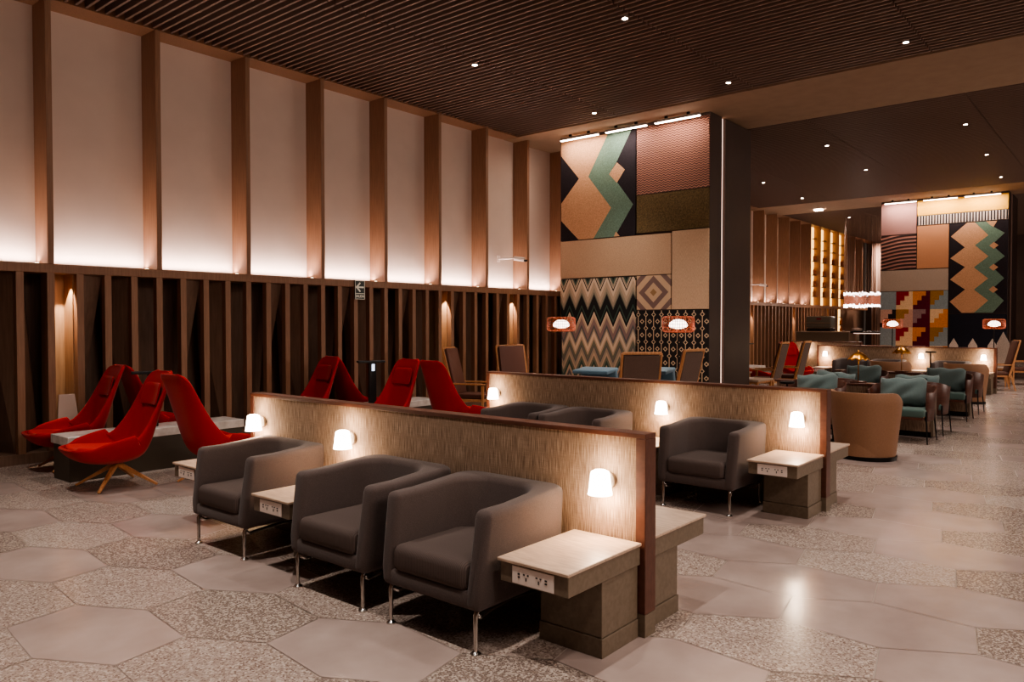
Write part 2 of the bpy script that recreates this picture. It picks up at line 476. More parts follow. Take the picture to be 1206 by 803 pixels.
# ------------------------------------------------------------------ patterned columns
def column(x0, x1, y0, y1, label):
    r = empty('display_column', (x0, (y0 + y1) / 2, 0)); tag(r, label, 'column')
    yc = (y0 + y1) / 2; w = (y1 - y0) / 2
    mb = MB(); mb.box(.05, .55, -w, w, 0, CEIL); mb.build('front_block', 'dark_panel', r, bevel=(.006, 1))
    mb = MB(); mb.box(.66, x1 - x0, -w - .02, w, 0, CEIL - .02); mb.build('rear_block', 'dark_panel', r, bevel=(.006, 1))
    mb = MB(); mb.box(.555, .655, -w + .035, w - .035, 0, CEIL - .01); mb.build('light_slit', 'glow', r)
    return r, yc
C1, yc1 = column(13.0, 14.85, 6.15, 9.49, 'huge dark square column covered with woven textile panels behind the second partition')
C2, yc2 = column(26.3, 28.1, 3.12, 6.56, 'distant square column with yellow striped and stepped textile panels')
GAP = .008
def ppanel(col, yc, name, y0, y1, z0, z1, mt, layers=()):
    """panel on the camera-side face of a column; layers = [(material, polygon)] appliqued in the same mesh"""
    mb = MB(); mats = [mt]
    mb.box(.012, .05, y0 + GAP - yc, y1 - GAP - yc, z0 + GAP, z1 - GAP)
    for i, (mm, polys) in enumerate(layers):
        if mm not in mats: mats.append(mm)
        mb.cur = mats.index(mm)
        for p in polys: mb.poly_yz([(a - yc, b) for a, b in p], .012 - .0015 * (i + 1), .014)
    return mb.build(name, mats, col, normals=True)

def cloth(name, c, sc=(1, 1, 1), ns=60, bump=.4, var=.8, rough=.9):
    m = mat(name, c, rough, spec=.2); t = NT(m)
    f = t.noise(t.coords(sc), ns, 3)
    t.base(t.ramp(f, [(.35, dark(c, var)), (.65, dark(c, 1.15))])); t.bump(f, bump, .008); return m
M['c_tan'] = cloth('tan_cloth', srgb(190, 146, 112)); M['c_green'] = cloth('green_cloth', srgb(102, 124, 108)); M['c_black'] = cloth('black_cloth', srgb(40, 34, 38))
M['c_olive'] = cloth('olive_tweed', srgb(104, 88, 60), (1, 1, 1), 45, .8, .6)
M['c_sand'] = cloth('sand_weave', srgb(188, 158, 130), (1, 3, 12), 16, .4, .82)
M['c_sand2'] = cloth('sand_weave_upright', srgb(196, 168, 140), (1, 20, 2), 12, .4, .85)
M['c_greige'] = cloth('greige_weave', srgb(168, 150, 134), (1, 3, 16), 12, .4, .82)
M['c_orange'] = cloth('orange_weave', srgb(182, 130, 96), (1, 4, 20), 10, .5, .85)
M['c_yellow'] = cloth('yellow_cloth', srgb(214, 162, 62)); M['c_navy'] = cloth('navy_cloth', srgb(30, 30, 40))
M['c_white'] = cloth('white_cloth', srgb(190, 176, 164)); M['c_mauve'] = cloth('mauve_weave', srgb(150, 112, 106), (1, 14, 3), 12, .4, .85)
M['c_bluegrey'] = cloth('bluegrey_cloth', srgb(136, 148, 150)); M['c_red'] = cloth('crimson_cloth', srgb(142, 34, 44)); M['c_wine'] = cloth('wine_cloth', srgb(88, 20, 40))
M['c_cream'] = cloth('cream_cloth', srgb(226, 190, 148)); M['c_amber'] = cloth('amber_cloth', srgb(212, 130, 30)); M['c_ochre'] = cloth('ochre_cloth', srgb(158, 112, 32))
M['c_pink'] = cloth('dusty_pink_cloth', srgb(190, 150, 132)); M['c_greymauve'] = cloth('greymauve_cloth', srgb(138, 112, 112))

def wave_mat(name, ca, cb, per, amp, wl, thin=.5, skew=0):
    m = mat(name, ca, .8); t = NT(m)
    sp = t.n('ShaderNodeSeparateXYZ'); t.l(t.coords(), sp.inputs[0])
    y, z = sp.outputs[1], sp.outputs[2]
    v = t.math('ADD', t.math('ADD', z, t.math('MULTIPLY', y, skew)), t.math('MULTIPLY', t.math('SINE', t.math('MULTIPLY', y, 2 * PI / wl)), amp))
    p = t.math('FRACT', t.math('DIVIDE', v, per))
    tri = t.math('ABSOLUTE', t.math('SUBTRACT', p, .5))
    t.base(t.ramp(tri, [(.0, ca), (thin * .5 - .04, ca), (thin * .5 + .04, cb)])); t.bump(tri, .8, .02)
    return m
M['c_copperwave'] = wave_mat('copper_ripple', srgb(150, 100, 80), srgb(62, 34, 28), .045, .012, .09, .55, .0)
M['c_darkwave'] = wave_mat('dark_ripple_stripes', srgb(156, 108, 94), srgb(46, 24, 22), .115, .03, 1.5, .45, .12)

# chevron (flame stitch) panel
m = mat('flame_stitch', srgb(150, 130, 110), .85); t = NT(m)
sp = t.n('ShaderNodeSeparateXYZ'); t.l(t.coords(), sp.inputs[0])
per = .304
pp = t.math('PINGPONG', t.math('ADD', sp.outputs[1], 20.0), per / 2)
v = t.math('SUBTRACT', 2.58, t.math('ADD', sp.outputs[2], t.math('MULTIPLY', pp, -2.1)))   # distance down from the top, plus tooth
v = t.math('DIVIDE', v, 2.4)
K = srgb(16, 18, 20); CR = srgb(214, 194, 168); TA = srgb(158, 146, 126); TN = srgb(186, 164, 140); GR = srgb(58, 80, 70); MV = srgb(140, 118, 112); SG = srgb(96, 94, 98); OL = srgb(112, 112, 96)
stops = [(0, K), (.035, GR), (.065, TA), (.09, CR), (.105, K), (.125, CR), (.165, TN), (.215, TA), (.255, OL), (.275, K), (.36, GR), (.385, K), (.42, CR), (.44, TN), (.475, MV), (.53, SG), (.56, TA), (.585, CR), (.63, TN), (.66, OL), (.70, SG), (.72, TA), (.76, TN), (.79, OL), (.83, GR), (.87, TN), (.91, SG), (.95, TA)]
t.base(t.ramp(v, [(max(0, p), c) for p, c in stops], 'CONSTANT'))
M['c_flame'] = m

# concentric rhombus panel and black lattice panel
def lattice():
    m = mat('black_diamond_lattice', srgb(30, 26, 26), .85); t = NT(m)
    sp = t.n('ShaderNodeSeparateXYZ'); t.l(t.coords(), sp.inputs[0])
    a, b = .168, .262
    du = t.math('ABSOLUTE', t.math('SUBTRACT', t.math('FRACT', t.math('DIVIDE', t.math('ADD', sp.outputs[1], 20.03), a)), .5))   # 0 centre .5 edge
    dv = t.math('ABSOLUTE', t.math('SUBTRACT', t.math('FRACT', t.math('DIVIDE', t.math('ADD', sp.outputs[2], .02), b)), .5))
    mu = t.math('MULTIPLY', du, a); mv = t.math('MULTIPLY', dv, b)
    eu = t.math('SUBTRACT', a / 2, mu); ev = t.math('SUBTRACT', b / 2, mv)
    d1 = t.math('ABSOLUTE', t.math('SUBTRACT', t.math('ADD', mu, mv), .038))              # big diamond
    d2 = t.math('ABSOLUTE', t.math('SUBTRACT', t.math('ADD', eu, ev), .040))              # joint diamond
    line = t.math('MAXIMUM', eu, t.math('SUBTRACT', .044, ev))                               # upright lines
    dd = t.math('MINIMUM', t.math('MINIMUM', t.math('SUBTRACT', d1, .006), t.math('SUBTRACT', d2, .005)), t.math('SUBTRACT', line, 0.003))
    t.base(t.ramp(t.math('MULTIPLY', dd, 20), [(0, srgb(196, 174, 146)), (.10, srgb(196, 174, 146)), (.14, srgb(24, 20, 21))]))
    return m
M['c_lattice'] = lattice()
def rhomb(yc, zc, w, h):
    m = mat('nested_rhombus', srgb(160, 140, 120), .85); t = NT(m)
    sp = t.n('ShaderNodeSeparateXYZ'); t.l(t.coords(), sp.inputs[0])
    u = t.math('ABSOLUTE', t.math('DIVIDE', t.math('SUBTRACT', sp.outputs[1], yc), w))
    v = t.math('ABSOLUTE', t.math('DIVIDE', t.math('SUBTRACT', sp.outputs[2], zc), h))
    L = srgb(196, 168, 138); G = srgb(122, 100, 94)
    t.base(t.ramp(t.math('MULTIPLY', t.math('ADD', u, v), .5), [(0, srgb(150, 120, 84)), (.05, L), (.13, G), (.22, L), (.33, G), (.42, L), (.5, L), (.56, G), (.66, L), (.76, G), (.86, L)], 'CONSTANT'))
    return m
M['c_rhomb'] = rhomb(7.285 - yc1, 2.24, .72, .72)

# column 1
T = [(9.47, 5.43), (8.32, 5.43), (8.79, 4.63), (8.24, 3.95), (8.66, 3.37), (9.03, 3.37), (9.47, 3.79), (9.47, 4.15), (9.02, 4.62), (9.47, 5.14)]
G1 = [(8.32, 5.43), (7.78, 5.43), (8.11, 4.86), (8.29, 4.62), (8.09, 4.42), (7.74, 3.97), (8.1, 3.45), (8.17, 3.37), (8.66, 3.37), (8.24, 3.95), (8.79, 4.63)]
ppanel(C1, yc1, 'diamond_panel', 7.68, 9.49, 3.36, 5.44, 'c_black', [('c_tan', [T]), ('c_green', [G1]), ('c_tan', [[(8.11, 4.83), (7.93, 4.67), (8.11, 4.43), (8.29, 4.62)], [(8.13, 3.47), (8.04, 3.37), (8.17, 3.37)]])])
ppanel(C1, yc1, 'ripple_panel', 6.15, 7.67, 4.13, 5.44, 'c_copperwave')
ppanel(C1, yc1, 'tweed_panel', 6.15, 7.67, 3.39, 4.13, 'c_olive')
ppanel(C1, yc1, 'wide_sand_panel', 6.91, 9.49, 2.575, 3.36, 'c_sand')
ppanel(C1, yc1, 'tall_sand_panel', 6.15, 6.90, 1.905, 3.39, 'c_sand2')
ppanel(C1, yc1, 'chevron_panel', 7.67, 9.49, .1, 2.565, 'c_flame')
ppanel(C1, yc1, 'rhombus_panel', 6.91, 7.66, 1.905, 2.575, 'c_rhomb')
ppanel(C1, yc1, 'lattice_panel', 6.15, 7.66, .1, 1.90, 'c_lattice')
# column 2
ppanel(C2, yc2, 'mauve_panel', 5.53, 6.56, 4.43, 5.44, 'c_mauve')
ppanel(C2, yc2, 'dark_stripe_panel', 5.53, 6.56, 3.33, 4.42, 'c_darkwave')
ppanel(C2, yc2, 'yellow_panel', 3.12, 5.52, 4.97, 5.44, 'c_yellow')
st = []
y = 3.14
while y < 5.5:
    st.append([(y, 4.68), (y + .038, 4.68), (y + .038, 4.955), (y, 4.955)]); y += .078
ppanel(C2, yc2, 'fringe_panel', 3.12, 5.52, 4.67, 4.965, 'c_white', [('c_black', st)])
ppanel(C2, yc2, 'orange_panel', 4.64, 5.52, 3.33, 4.66, 'c_orange')
tan2 = [(4.17, 4.65), (3.4, 4.65), (3.62, 4.24), (3.96, 3.97), (3.61, 3.62), (3.98, 3.31), (3.61, 2.97), (3.97, 2.65), (3.6, 2.32), (3.96, 1.96), (4.28, 1.96), (4.6, 2.3), (4.2, 2.66), (4.6, 2.97), (4.21, 3.33), (4.6, 3.61), (4.22, 3.92), (4.59, 4.27)]
gr2 = [(3.97, 4.65), (3.68, 4.65), (3.57, 4.53), (3.21, 4.28), (3.53, 3.95), (3.2, 3.6), (3.53, 3.33), (3.21, 2.96), (3.52, 2.64), (3.21, 2.31), (3.48, 1.96), (3.96, 1.96), (3.6, 2.32), (3.97, 2.65), (3.61, 2.97), (3.98, 3.31), (3.61, 3.62), (3.96, 3.97), (3.62, 4.24)]
sm = [[(3.59, z), (3.48, z + .1), (3.36, z), (3.48, z - .1)] for z in (3.93, 3.29, 2.64)] + [[(3.66, 4.65), (3.4, 4.65), (3.5, 4.52)]]
ppanel(C2, yc2, 'diamond_panel', 3.12, 4.63, 1.94, 4.665, 'c_black', [('c_tan', [tan2]), ('c_green', [gr2]), ('c_tan', sm)])
ppanel(C2, yc2, 'greige_panel', 4.64, 6.56, 2.65, 3.32, 'c_greige')
cols = [(6.55, 6.09), (6.09, 5.61), (5.61, 5.13), (5.13, 4.645)]
rowsz = [(2.64, 2.08), (2.08, 1.52), (1.52, .95), (.95, .38)]
PAL = [[('c_pink', 'c_bluegrey'), ('c_pink', 'c_black'), ('c_greige', 'c_bluegrey'), ('c_greige', 'c_bluegrey')],
       [('c_red', 'c_cream'), ('c_ochre', 'c_pink'), ('c_red', 'c_cream'), ('c_ochre', 'c_pink')],
       [('c_amber', 'c_wine'), ('c_greymauve', 'c_wine'), ('c_amber', 'c_wine'), ('c_greymauve', 'c_wine')],
       [('c_ochre', 'c_bluegrey'), ('c_cream', 'c_amber'), ('c_ochre', 'c_bluegrey'), ('c_cream', 'c_amber')]]
lay = {}
for ci, (ya, yb) in enumerate(cols):
    for ri, (za, zb) in enumerate(rowsz):
        a, b = PAL[ci][ri]
        lay.setdefault(b, []).append([(ya, za), (yb, za), (yb, zb), (ya, zb)])
layers = list(lay.items())
lay2 = {}
for ci, (ya, yb) in enumerate(cols):
    for ri, (za, zb) in enumerate(rowsz):
        a, b = PAL[ci][ri]; w = (ya - yb) / 4; h = (za - zb) / 4
        if ci == 0 and ri in (0, 2): continue
        for k in range(3):
            lay2.setdefault(a, []).append([(ya, za - k * h), (ya - (3 - k) * w, za - k * h), (ya - (3 - k) * w, za - (k + 1) * h), (ya, za - (k + 1) * h)])
def steps():
    mb = MB(); mats = ['c_black']; mb.box(.02, .05, 4.645 - yc2, 6.55 - yc2, .1, 2.645)
    for off, L in ((.010, lay), (.006, lay2)):
        for mm, ps in L.items():
            if mm not in mats: mats.append(mm)
            mb.cur = mats.index(mm)
            for p in ps: mb.poly_yz([(a - yc2, b) for a, b in p], off, .022)
    return mb.build('stepped_panel', mats, C2)
steps()
tri = [[(y, .92), (y - .2, .92), (y - .2, 1.13), (y - .1, 1.30), (y, 1.13)] for y in (4.6, 4.12, 3.64)]
tri = [[(y, .72), (y - .24, .72), (y - .24, .98), (y - .12, 1.2), (y, .98)] for y in (4.6, 4.1, 3.6)]
ppanel(C2, yc2, 'navy_panel', 3.12, 4.635, .1, 1.93, 'c_navy', [('c_white', tri)])
mb = MB(); mb.poly_yz([(-.14, 0), (.14, 0), (.14, .62), (0, .92), (-.14, .62)], -.02, .02); o = mb.build('house_shaped_board', 'c_white'); o.location = (23.6, 2.88, .501)
tag(o, 'small pale pointed board standing on the wooden table right of the distant column', 'board')

# linear wall washers above the columns
def mk_wash():
    r = empty('linear_wall_washer')
    mb = MB(); mb.box(-.03, .03, -.46, .46, 0, .05); mb.build('housing', 'fixture_grey', r, bevel=(.004, 1))
    mb = MB(); mb.box(-.028, .026, -.45, .45, -.012, 0); mb.build('diffuser', 'led', r)
    mb = MB(); mb.box(-.02, .02, -.25, -.2, .05, .11); mb.box(-.02, .02, .2, .25, .05, .11); mb.build('bracket', 'black_metal', r)
    return r
WW = Maker(mk_wash)
for i, (x, y, which) in enumerate([(12.82, 8.88, 'left end of the near column top'), (12.82, 7.79, 'middle of the near column top'), (12.82, 6.70, 'right end of the near column top'), (26.1, 5.95, 'left end of the distant column top'), (26.1, 4.85, 'middle of the distant column top'), (26.1, 3.75, 'right end of the distant column top')]):
    WW.put((x, y, 5.40), 0, 'slim glowing linear wall light at the ' + which, 'light', 'linear lights over the columns')
    light('AREA', 'washer_lamp', (x - .10, y, 5.38), 8 if i < 3 else 14, (1, .82, .70) if i != 1 else (1, .9, .82), target=(x + .22, y, 4.0), shape='RECTANGLE', size=.9, size_y=.05)

# ------------------------------------------------------------------ grey armchair
def mk_arm():
    r = empty('armchair')
    # plan outlines, front is -x
    def upath(hx, hy, rad, n=9):
        pts = [(-hx, -hy), (-hx * .33, -hy), (hx - rad - .0, -hy)]
        for k in range(1, n):
            a = -PI / 2 + (PI / 2) * k / n; pts.append((hx - rad + rad * math.cos(a), -hy + rad + rad * math.sin(a)))
        pts.append((hx, -hy + rad)); pts.append((hx, 0)); pts.append((hx, hy - rad))
        for k in range(1, n):
            a = (PI / 2) * k / n; pts.append((hx - rad + rad * math.cos(a), hy - rad + rad * math.sin(a)))
        pts.append((hx - rad, hy)); pts.append((-hx * .33, hy)); pts.append((-hx, hy)); return pts
    hx, hy = .385, .385
    def ring(z, inner):
        s = 1 - .075 * (1 - min(1, z / .74)) ** 1.2 - (.02 if z < .3 else 0)
        if not inner: P = upath(hx, hy, .10)
        else:
            k = max(0, (.74 - z) / .5)
            P = upath(hx - .115 - .09 * k, hy - .105, .19); P = [(max(-hx, x) if i not in (0, len(P) - 1) else -hx, y) for i, (x, y) in enumerate(P)]
        ln = .085 * max(0, min(1, (z - .24) / .48))
        return [(x * s + (ln if x <= -hx + .001 else 0), y * s, z) for x, y in P]
    def lift(R):
        n = len(R); out = []
        for i, (x, y, z) in enumerate(R):
            b = max(0, min(1, (x + .15) / .4)); out.append((x, y, z + .028 * b * b * (3 - 2 * b)))
        return out
    loops = [ring(.22, 0), ring(.32, 0), ring(.5, 0), ring(.66, 0), lift(ring(.715, 0)), lift(ring(.715, 1)), ring(.6, 1), ring(.45, 1), ring(.32, 1), ring(.22, 1)]
    n = len(loops[0]); mb = MB(); v = [p for L in loops for p in L]; f = []
    m_ = len(loops)
    for i in range(m_):
        for k in range(n - 1):
            f.append((i * n + k, i * n + k + 1, ((i + 1) % m_) * n + k + 1, ((i + 1) % m_) * n + k))
    f.append(tuple(i * n for i in range(m_))); f.append(tuple(i * n + n - 1 for i in range(m_))[::-1])
    mb.add(v, f)
    mb.build('shell', 'fabric', r, smooth=True, bevel=(.036, 5))
    mb = MB(); mb.box(-.352, .30, -.34, .34, .222, .315); mb.build('seat_base', 'fabric', r, smooth=True, bevel=(.02, 3))
    # seat cushion, crowned
    rows = []
    cx0, cx1, cy = -.362, .25, .272
    mb = MB(); mb.box(cx0, cx1, -cy, cy, .305, .450)
    me_o = mb.build('seat_cushion', 'rib', r, smooth=True, bevel=(.042, 5))
    for vv in me_o.data.vertices:
        if vv.co.z > .4:
            a = (vv.co.x - cx0) / (cx1 - cx0); b = vv.co.y / cy
            vv.co.z += .028 * max(0, 1 - b * b) * max(0, 1 - (2 * a - 1) ** 4)
    for sx, sy in ((-1, -1), (-1, 1), (1, -1), (1, 1)):
        mb = MB(); x = sx * .325; y = sy * .315
        mb.tube([(x, y, .012), (x, y, .195), (x - sx * .01, y, .214), (x - sx * .05, y, .222)], [.0105, .0135, .0135, .013], 12)
        lg = mb.build('leg', 'chrome', r, smooth='auto')
        mb = MB(); mb.lathe([(.027, 0), (.027, .006), (.013, .018)], 16, (x, y, 0)); mb.build('foot_pad', 'chrome', lg, smooth='auto')
    for sy in (-1, 1):
        mb = MB(); y = sy * .315
        mb.tube([(-.31, y, .195), (-.28, y * .97, .172), (-.22, y * .93, .176), (0, y * .9, .19), (.22, y * .93, .176), (.28, y * .97, .172), (.31, y, .195)], .0125, 8)
        mb.build('side_rail', 'chrome', r, smooth=True)
    return r
ARM = Maker(mk_arm)
G_ = 'charcoal armchairs along the partitions'
ARM.put((3.105, 2.86, 0), 0, 'charcoal upholstered armchair nearest the camera beside the front side table', 'armchair', G_)
ARM.put((3.12, 3.75, 0), 0, 'charcoal armchair second from the right along the front partition, touching the nearest one', 'armchair', G_)
ARM.put((3.20, 5.13, 0), 0, 'charcoal armchair at the left end of the front partition near the red chairs', 'armchair', G_)
ARM.put((6.50, 3.03, 0), 0, 'charcoal armchair alone beside the end table of the second partition', 'armchair', G_)
ARM.put((6.50, 4.43, 0), 0, 'charcoal armchair partly hidden behind the front partition, its right arm catching light', 'armchair', G_)
ARM.put((6.50, 5.23, 0), 0, 'charcoal armchair partly hidden behind the front partition, left one of that pair', 'armchair', G_)
ARM.put((20.55, 3.55, 0), 0, 'distant grey armchair at the far partition behind the tan tub chair on the right', 'armchair', G_)
ARM.put((20.55, 4.95, 0), 0, 'distant grey armchair at the far partition behind the tan tub chair in the middle', 'armchair', G_)
ARM.put((20.55, 5.80, 0), 0, 'distant grey armchair at the left end of the far partition', 'armchair', G_)

# ------------------------------------------------------------------ side table
def mk_table():
    r = empty('side_table')       # origin: wall side edge centre, front is -x
    mb = MB(); mb.box(-.66, 0, -.215, .215, .486, .502); mb.build('tabletop', 'oak_top', r, bevel=(.003, 1))
    mb = MB(); mb.box(-.645, 0, -.205, .205, .385, .4855); ap = mb.build('apron', 'taupe', r, bevel=(.003, 1))
    mb = MB(); mb.box(-.34, 0, -.19, .19, .10, .385); mb.build('pedestal', 'taupe', r, bevel=(.002, 1))
    mb = MB(); mb.box(-.345, 0, -.195, .195, 0, .096); mb.build('plinth', 'taupe', r, bevel=(.002, 1))
    mb = MB(); mb.box(-.652, -.645, -.125, .125, .392, .478); pl = mb.build('outlet_panel', 'white_plastic', r, bevel=(.003, 2))
    for sy in (-1, 1):
        mb = MB()
        yc = sy * .038
        mb.obox((-.653, yc + .012, .445), (.0015, 0, 0), (0, .005, 0), (0, 0, .003))
        mb.obox((-.653, yc - .012, .445), (.0015, 0, 0), (0, .005, 0), (0, 0, .003))
        mb.obox((-.653, yc, .424), (.0015, 0, 0), (0, .003, 0), (0, 0, .008))
        mb.build('power_socket', 'black', pl)
        mb = MB(); yc = sy * .082
        mb.obox((-.653, yc, .443), (.0015, 0, 0), (0, .006, 0), (0, 0, .0035)); mb.obox((-.653, yc, .428), (.0015, 0, 0), (0, .006, 0), (0, 0, .0035))
        mb.build('usb_port', 'black', pl)
    return r
TB = Maker(mk_table)
G_ = 'partition side tables with sockets'
for x, y, rz, lb in [(3.48, 2.225, 0, 'pale-topped side table with sockets at the near end of the front partition'),
                     (3.48, 4.42, 0, 'pale-topped side table between two armchairs on the front partition'),
                     (3.70, 5.965, 0, 'pale-topped side table at the far left end of the front partition by the red chairs'),
                     (3.602, 2.235, PI, 'pale-topped side table on the back side of the front partition end'),
                     (6.85, 2.36, 0, 'pale-topped side table with sockets at the near end of the second partition'),
                     (6.85, 3.70, 0, 'side table left of the lone armchair on the second partition'),
                     (6.85, 5.86, 0, 'side table at the left end of the second partition'),
                     (6.972, 2.37, PI, 'pale-topped side table on the back side of the second partition end'),
                     (20.95, 2.93, 0, 'distant side table at the right end of the far partition behind the tan tub chair'),
                     (20.95, 4.25, 0, 'distant side table in the middle of the far partition'),
                     (20.95, 6.50, 0, 'distant side table with sockets at the left end of the far partition')]:
    TB.put((x, y, 0), rz, lb, 'side table', G_)

# ------------------------------------------------------------------ partitions
def partition(x0, x1, y0, y1, label, seams):
    r = empty('partition_screen', (x0, y0, 0)); tag(r, label, 'partition', 'low woven partition screens')
    w = x1 - x0; L = y1 - y0; h = 1.07
    mb = MB(); mb.box(.008, w - .008, .06, L - .05, .1, h - .026); mb.build('woven_panel', 'woven', r)
    mb = MB(); mb.box(0, w, 0, L, h - .026, h); mb.build('top_rail', 'walnut', r, bevel=(.003, 1))
    mb = MB(); mb.box(0, w, 0, .06, .12, h - .026); mb.build('end_post', 'walnut', r, bevel=(.003, 1))
    mb = MB(); mb.box(0, w, L - .05, L, .12, h - .026); mb.build('end_post', 'walnut', r, bevel=(.003, 1))
    mb = MB(); mb.box(0, w, 0, L, 0, .12); mb.build('plinth', 'taupe', r)
    return r
partition(3.49, 3.60, 1.995, 5.74, 'long low woven partition with walnut frame nearest the camera', ())
partition(6.86, 6.97, 2.13, 6.10, 'low woven partition with walnut frame second from the camera', ())
partition(20.95, 21.08, 2.68, 6.78, 'distant low woven partition in front of the far patterned column', ())
partition(25.0, 25.13, 6.75, 8.95, 'farthest low partition below the coffee counter', ())

# sconces
def mk_sconce():
    r = empty('wall_sconce')     # origin on the partition face, shade toward -x
    mb = MB(); mb.lathe([(.046, -.0), (.046, -.018), (.03, -.03), (.02, -.035)], 20, (0, 0, .0), axis='x'); mb.build('mount', 'mount', r, smooth='auto')
    mb = MB(); prof = [(.005, .066), (.03, .066), (.047, .058), (.052, .045), (.0605, -.03), (.066, -.064), (.060, -.064), (.045, .03), (.005, .045)]
    mb.lathe(prof, 28, (-.085, 0, 0), cap=False)
    mb.build('shade', 'shade', r, smooth='auto')
    return r
SCN = Maker(mk_sconce)
for x, y, z, lb in [(3.489, 2.22, .805, 'glowing frosted wall lamp above the nearest side table'),
                    (3.489, 4.40, .82, 'glowing frosted wall lamp in the middle of the front partition'),
                    (3.489, 5.55, .845, 'glowing frosted wall lamp at the left end of the front partition'),
                    (6.859, 2.36, .80, 'glowing frosted wall lamp above the end table of the second partition'),
                    (6.859, 3.70, .81, 'glowing frosted wall lamp left of the lone charcoal armchair'),
                    (6.859, 5.92, .82, 'glowing frosted wall lamp at the left end of the second partition'),
                    (20.95, 2.93, .84, 'distant glowing wall lamp at the right end of the far partition'),
                    (20.95, 4.25, .84, 'distant glowing wall lamp in the middle of the far partition'),
                    (20.95, 6.54, .84, 'distant glowing wall lamp at the left end of the far partition'),
                    (25.0, 8.35, .88, 'farthest small glowing wall lamp beside the red chairs')]:
    SCN.put((x, y, z), 0, lb, 'wall lamp', 'frosted wall lamps on the partitions')
    light('POINT', 'sconce_lamp', (x - .09, y, z - .10), 3.4 if x < 10 else 5, (1, .74, .50), shadow_soft_size=.04)
    light('POINT', 'sconce_lamp', (x - .09, y, z + .10), 1.6 if x < 10 else 2, (1, .74, .50), shadow_soft_size=.04)

# ------------------------------------------------------------------ red lounge chair (front is +x)
def mk_red():
    r = empty('lounge_chair')
    # centre line in the side plane: (x, z), half width, edge raise, edge direction blend
    S = [(.475, .43, .16, .01), (.46, .395, .25, .065), (.37, .315, .325, .165), (.22, .27, .36, .235), (.06, .255, .37, .275), (-.10, .27, .36, .285), (-.20, .32, .345, .265),
         (-.265, .42, .325, .215), (-.31, .55, .305, .16), (-.355, .71, .285, .105), (-.405, .88, .268, .07), (-.452, 1.03, .25, .045), (-.478, 1.10, .228, .025), (-.49, 1.135, .19, .012), (-.492, 1.147, .13, .004)]
    # smooth interpolation (Catmull)
    pts = []
    for i in range(len(S) - 1):
        p0 = S[max(0, i - 1)]; p1 = S[i]; p2 = S[i + 1]; p3 = S[min(len(S) - 1, i + 2)]
        for k in range(3):
            u = k / 3
            pts.append(tuple(.5 * ((2 * b) + (c - a) * u + (2 * a - 5 * b + 4 * c - d) * u * u + (-a + 3 * b - 3 * c + d) * u ** 3) for a, b, c, d in zip(p0, p1, p2, p3)))
    pts.append(S[-1])
    rows = []
    N = 14
    for i, (x, z, w, e) in enumerate(pts):
        a = pts[max(0, i - 1)]; b = pts[min(len(pts) - 1, i + 1)]
        tx, tz = b[0] - a[0], b[1] - a[1]; L = math.hypot(tx, tz); nx, nz = tz / L, -tx / L     # inward normal (up for the seat, forward for the back)
        row = []
        for k in range(N + 1):
            q = -1 + 2 * k / N; rise = e * abs(q) ** 2.6
            yy = w * math.sin(q * PI / 2 * .92) / math.sin(PI / 2 * .92)
            row.append((x + nx * rise, yy, z + nz * rise))
        rows.append(row)
    mb = MB(); mb.grid(rows); mb.build('shell', 'red', r, smooth=True, solid=.035, sub=1, soff=0)
    # seat pad
    rr = []
    for (x, z, w) in ((.42, .41, .16), (.37, .405, .23), (.25, .39, .285), (.05, .365, .31), (-.12, .355, .30), (-.19, .365, .27)):
        rr.append([(x, w * (-1 + 2 * k / 8), z + .03 * abs(-1 + 2 * k / 8) ** 2.5) for k in range(9)])
    mb = MB(); mb.grid(rr); mb.build('seat_pad', 'red_seat', r, smooth=True, solid=.045, sub=2)
    rr = []
    for (x, z, w) in ((-.345, .80, .185), (-.365, .87, .19), (-.39, .96, .18), (-.41, 1.03, .165)):
        rr.append([(x + .0 + .03 * abs(-1 + 2 * k / 6) ** 2, w * (-1 + 2 * k / 6), z) for k in range(7)])
    mb = MB(); mb.grid(rr); mb.build('head_cushion', 'red', r, smooth=True, solid=.02, sub=2)
    mb = MB(); mb.lathe([(.028, .19), (.028, .228), (.08, .234), (.085, .25)], 16); mb.build('swivel_hub', 'black_metal', r, smooth='auto')
    for k in range(4):
        a = PI / 4 + k * PI / 2; c, s = math.cos(a), math.sin(a)
        mb = MB(); mb.bar((c * .015, s * .015, .225), (c * .40, s * .40, .012), .05, .045, .026, .022); mb.build('leg', 'oak', r, bevel=(.006, 2))
    return r
RED = Maker(mk_red)
L_ = math.atan2(.77, -.64)      # facing left in the picture
R_ = math.atan2(-.77, .64)
G_ = 'red lounge chairs on wooden star legs'
for x, y, rz, lb in [(3.37, 8.02, L_ + .86, 'red high-backed lounge chair in front of the marble bench, facing left'),
                     (3.50, 9.45, L_ + .80, 'red lounge chair at far left behind the marble bench, seat toward the wall niche'),
                     (4.13, 7.42, R_ + .90, 'red lounge chair turned away to the right beside the left end of the partition'),
                     (4.55, 9.45, R_ + .8, 'red lounge chair behind the bench, mostly hidden by the front pair'),
                     (1.66, 8.12, R_, 'red lounge chair cut off at the left edge of the picture'),
                     (6.60, 9.45, L_ + .80, 'dark red lounge chair back at the left of the group beyond the partition'),
                     (7.65, 9.45, R_ + .7, 'red lounge chair in the group beyond the partition, between two other backs'),
                     (6.85, 7.98, L_ + .85, 'red lounge chair back in the middle of the group beyond the partition'),
                     (7.68, 7.38, R_ + .80, 'red lounge chair facing right with its seat above the partition edge'),
                     (18.0, 7.35, R_ - .15, 'distant red lounge chair half hidden by the big column'),
                     (20.0, 7.0, -2.3, 'distant red lounge chair turned toward the camera beyond the wooden chairs')]:
    RED.put((x, y, 0), rz, lb, 'lounge chair', G_)

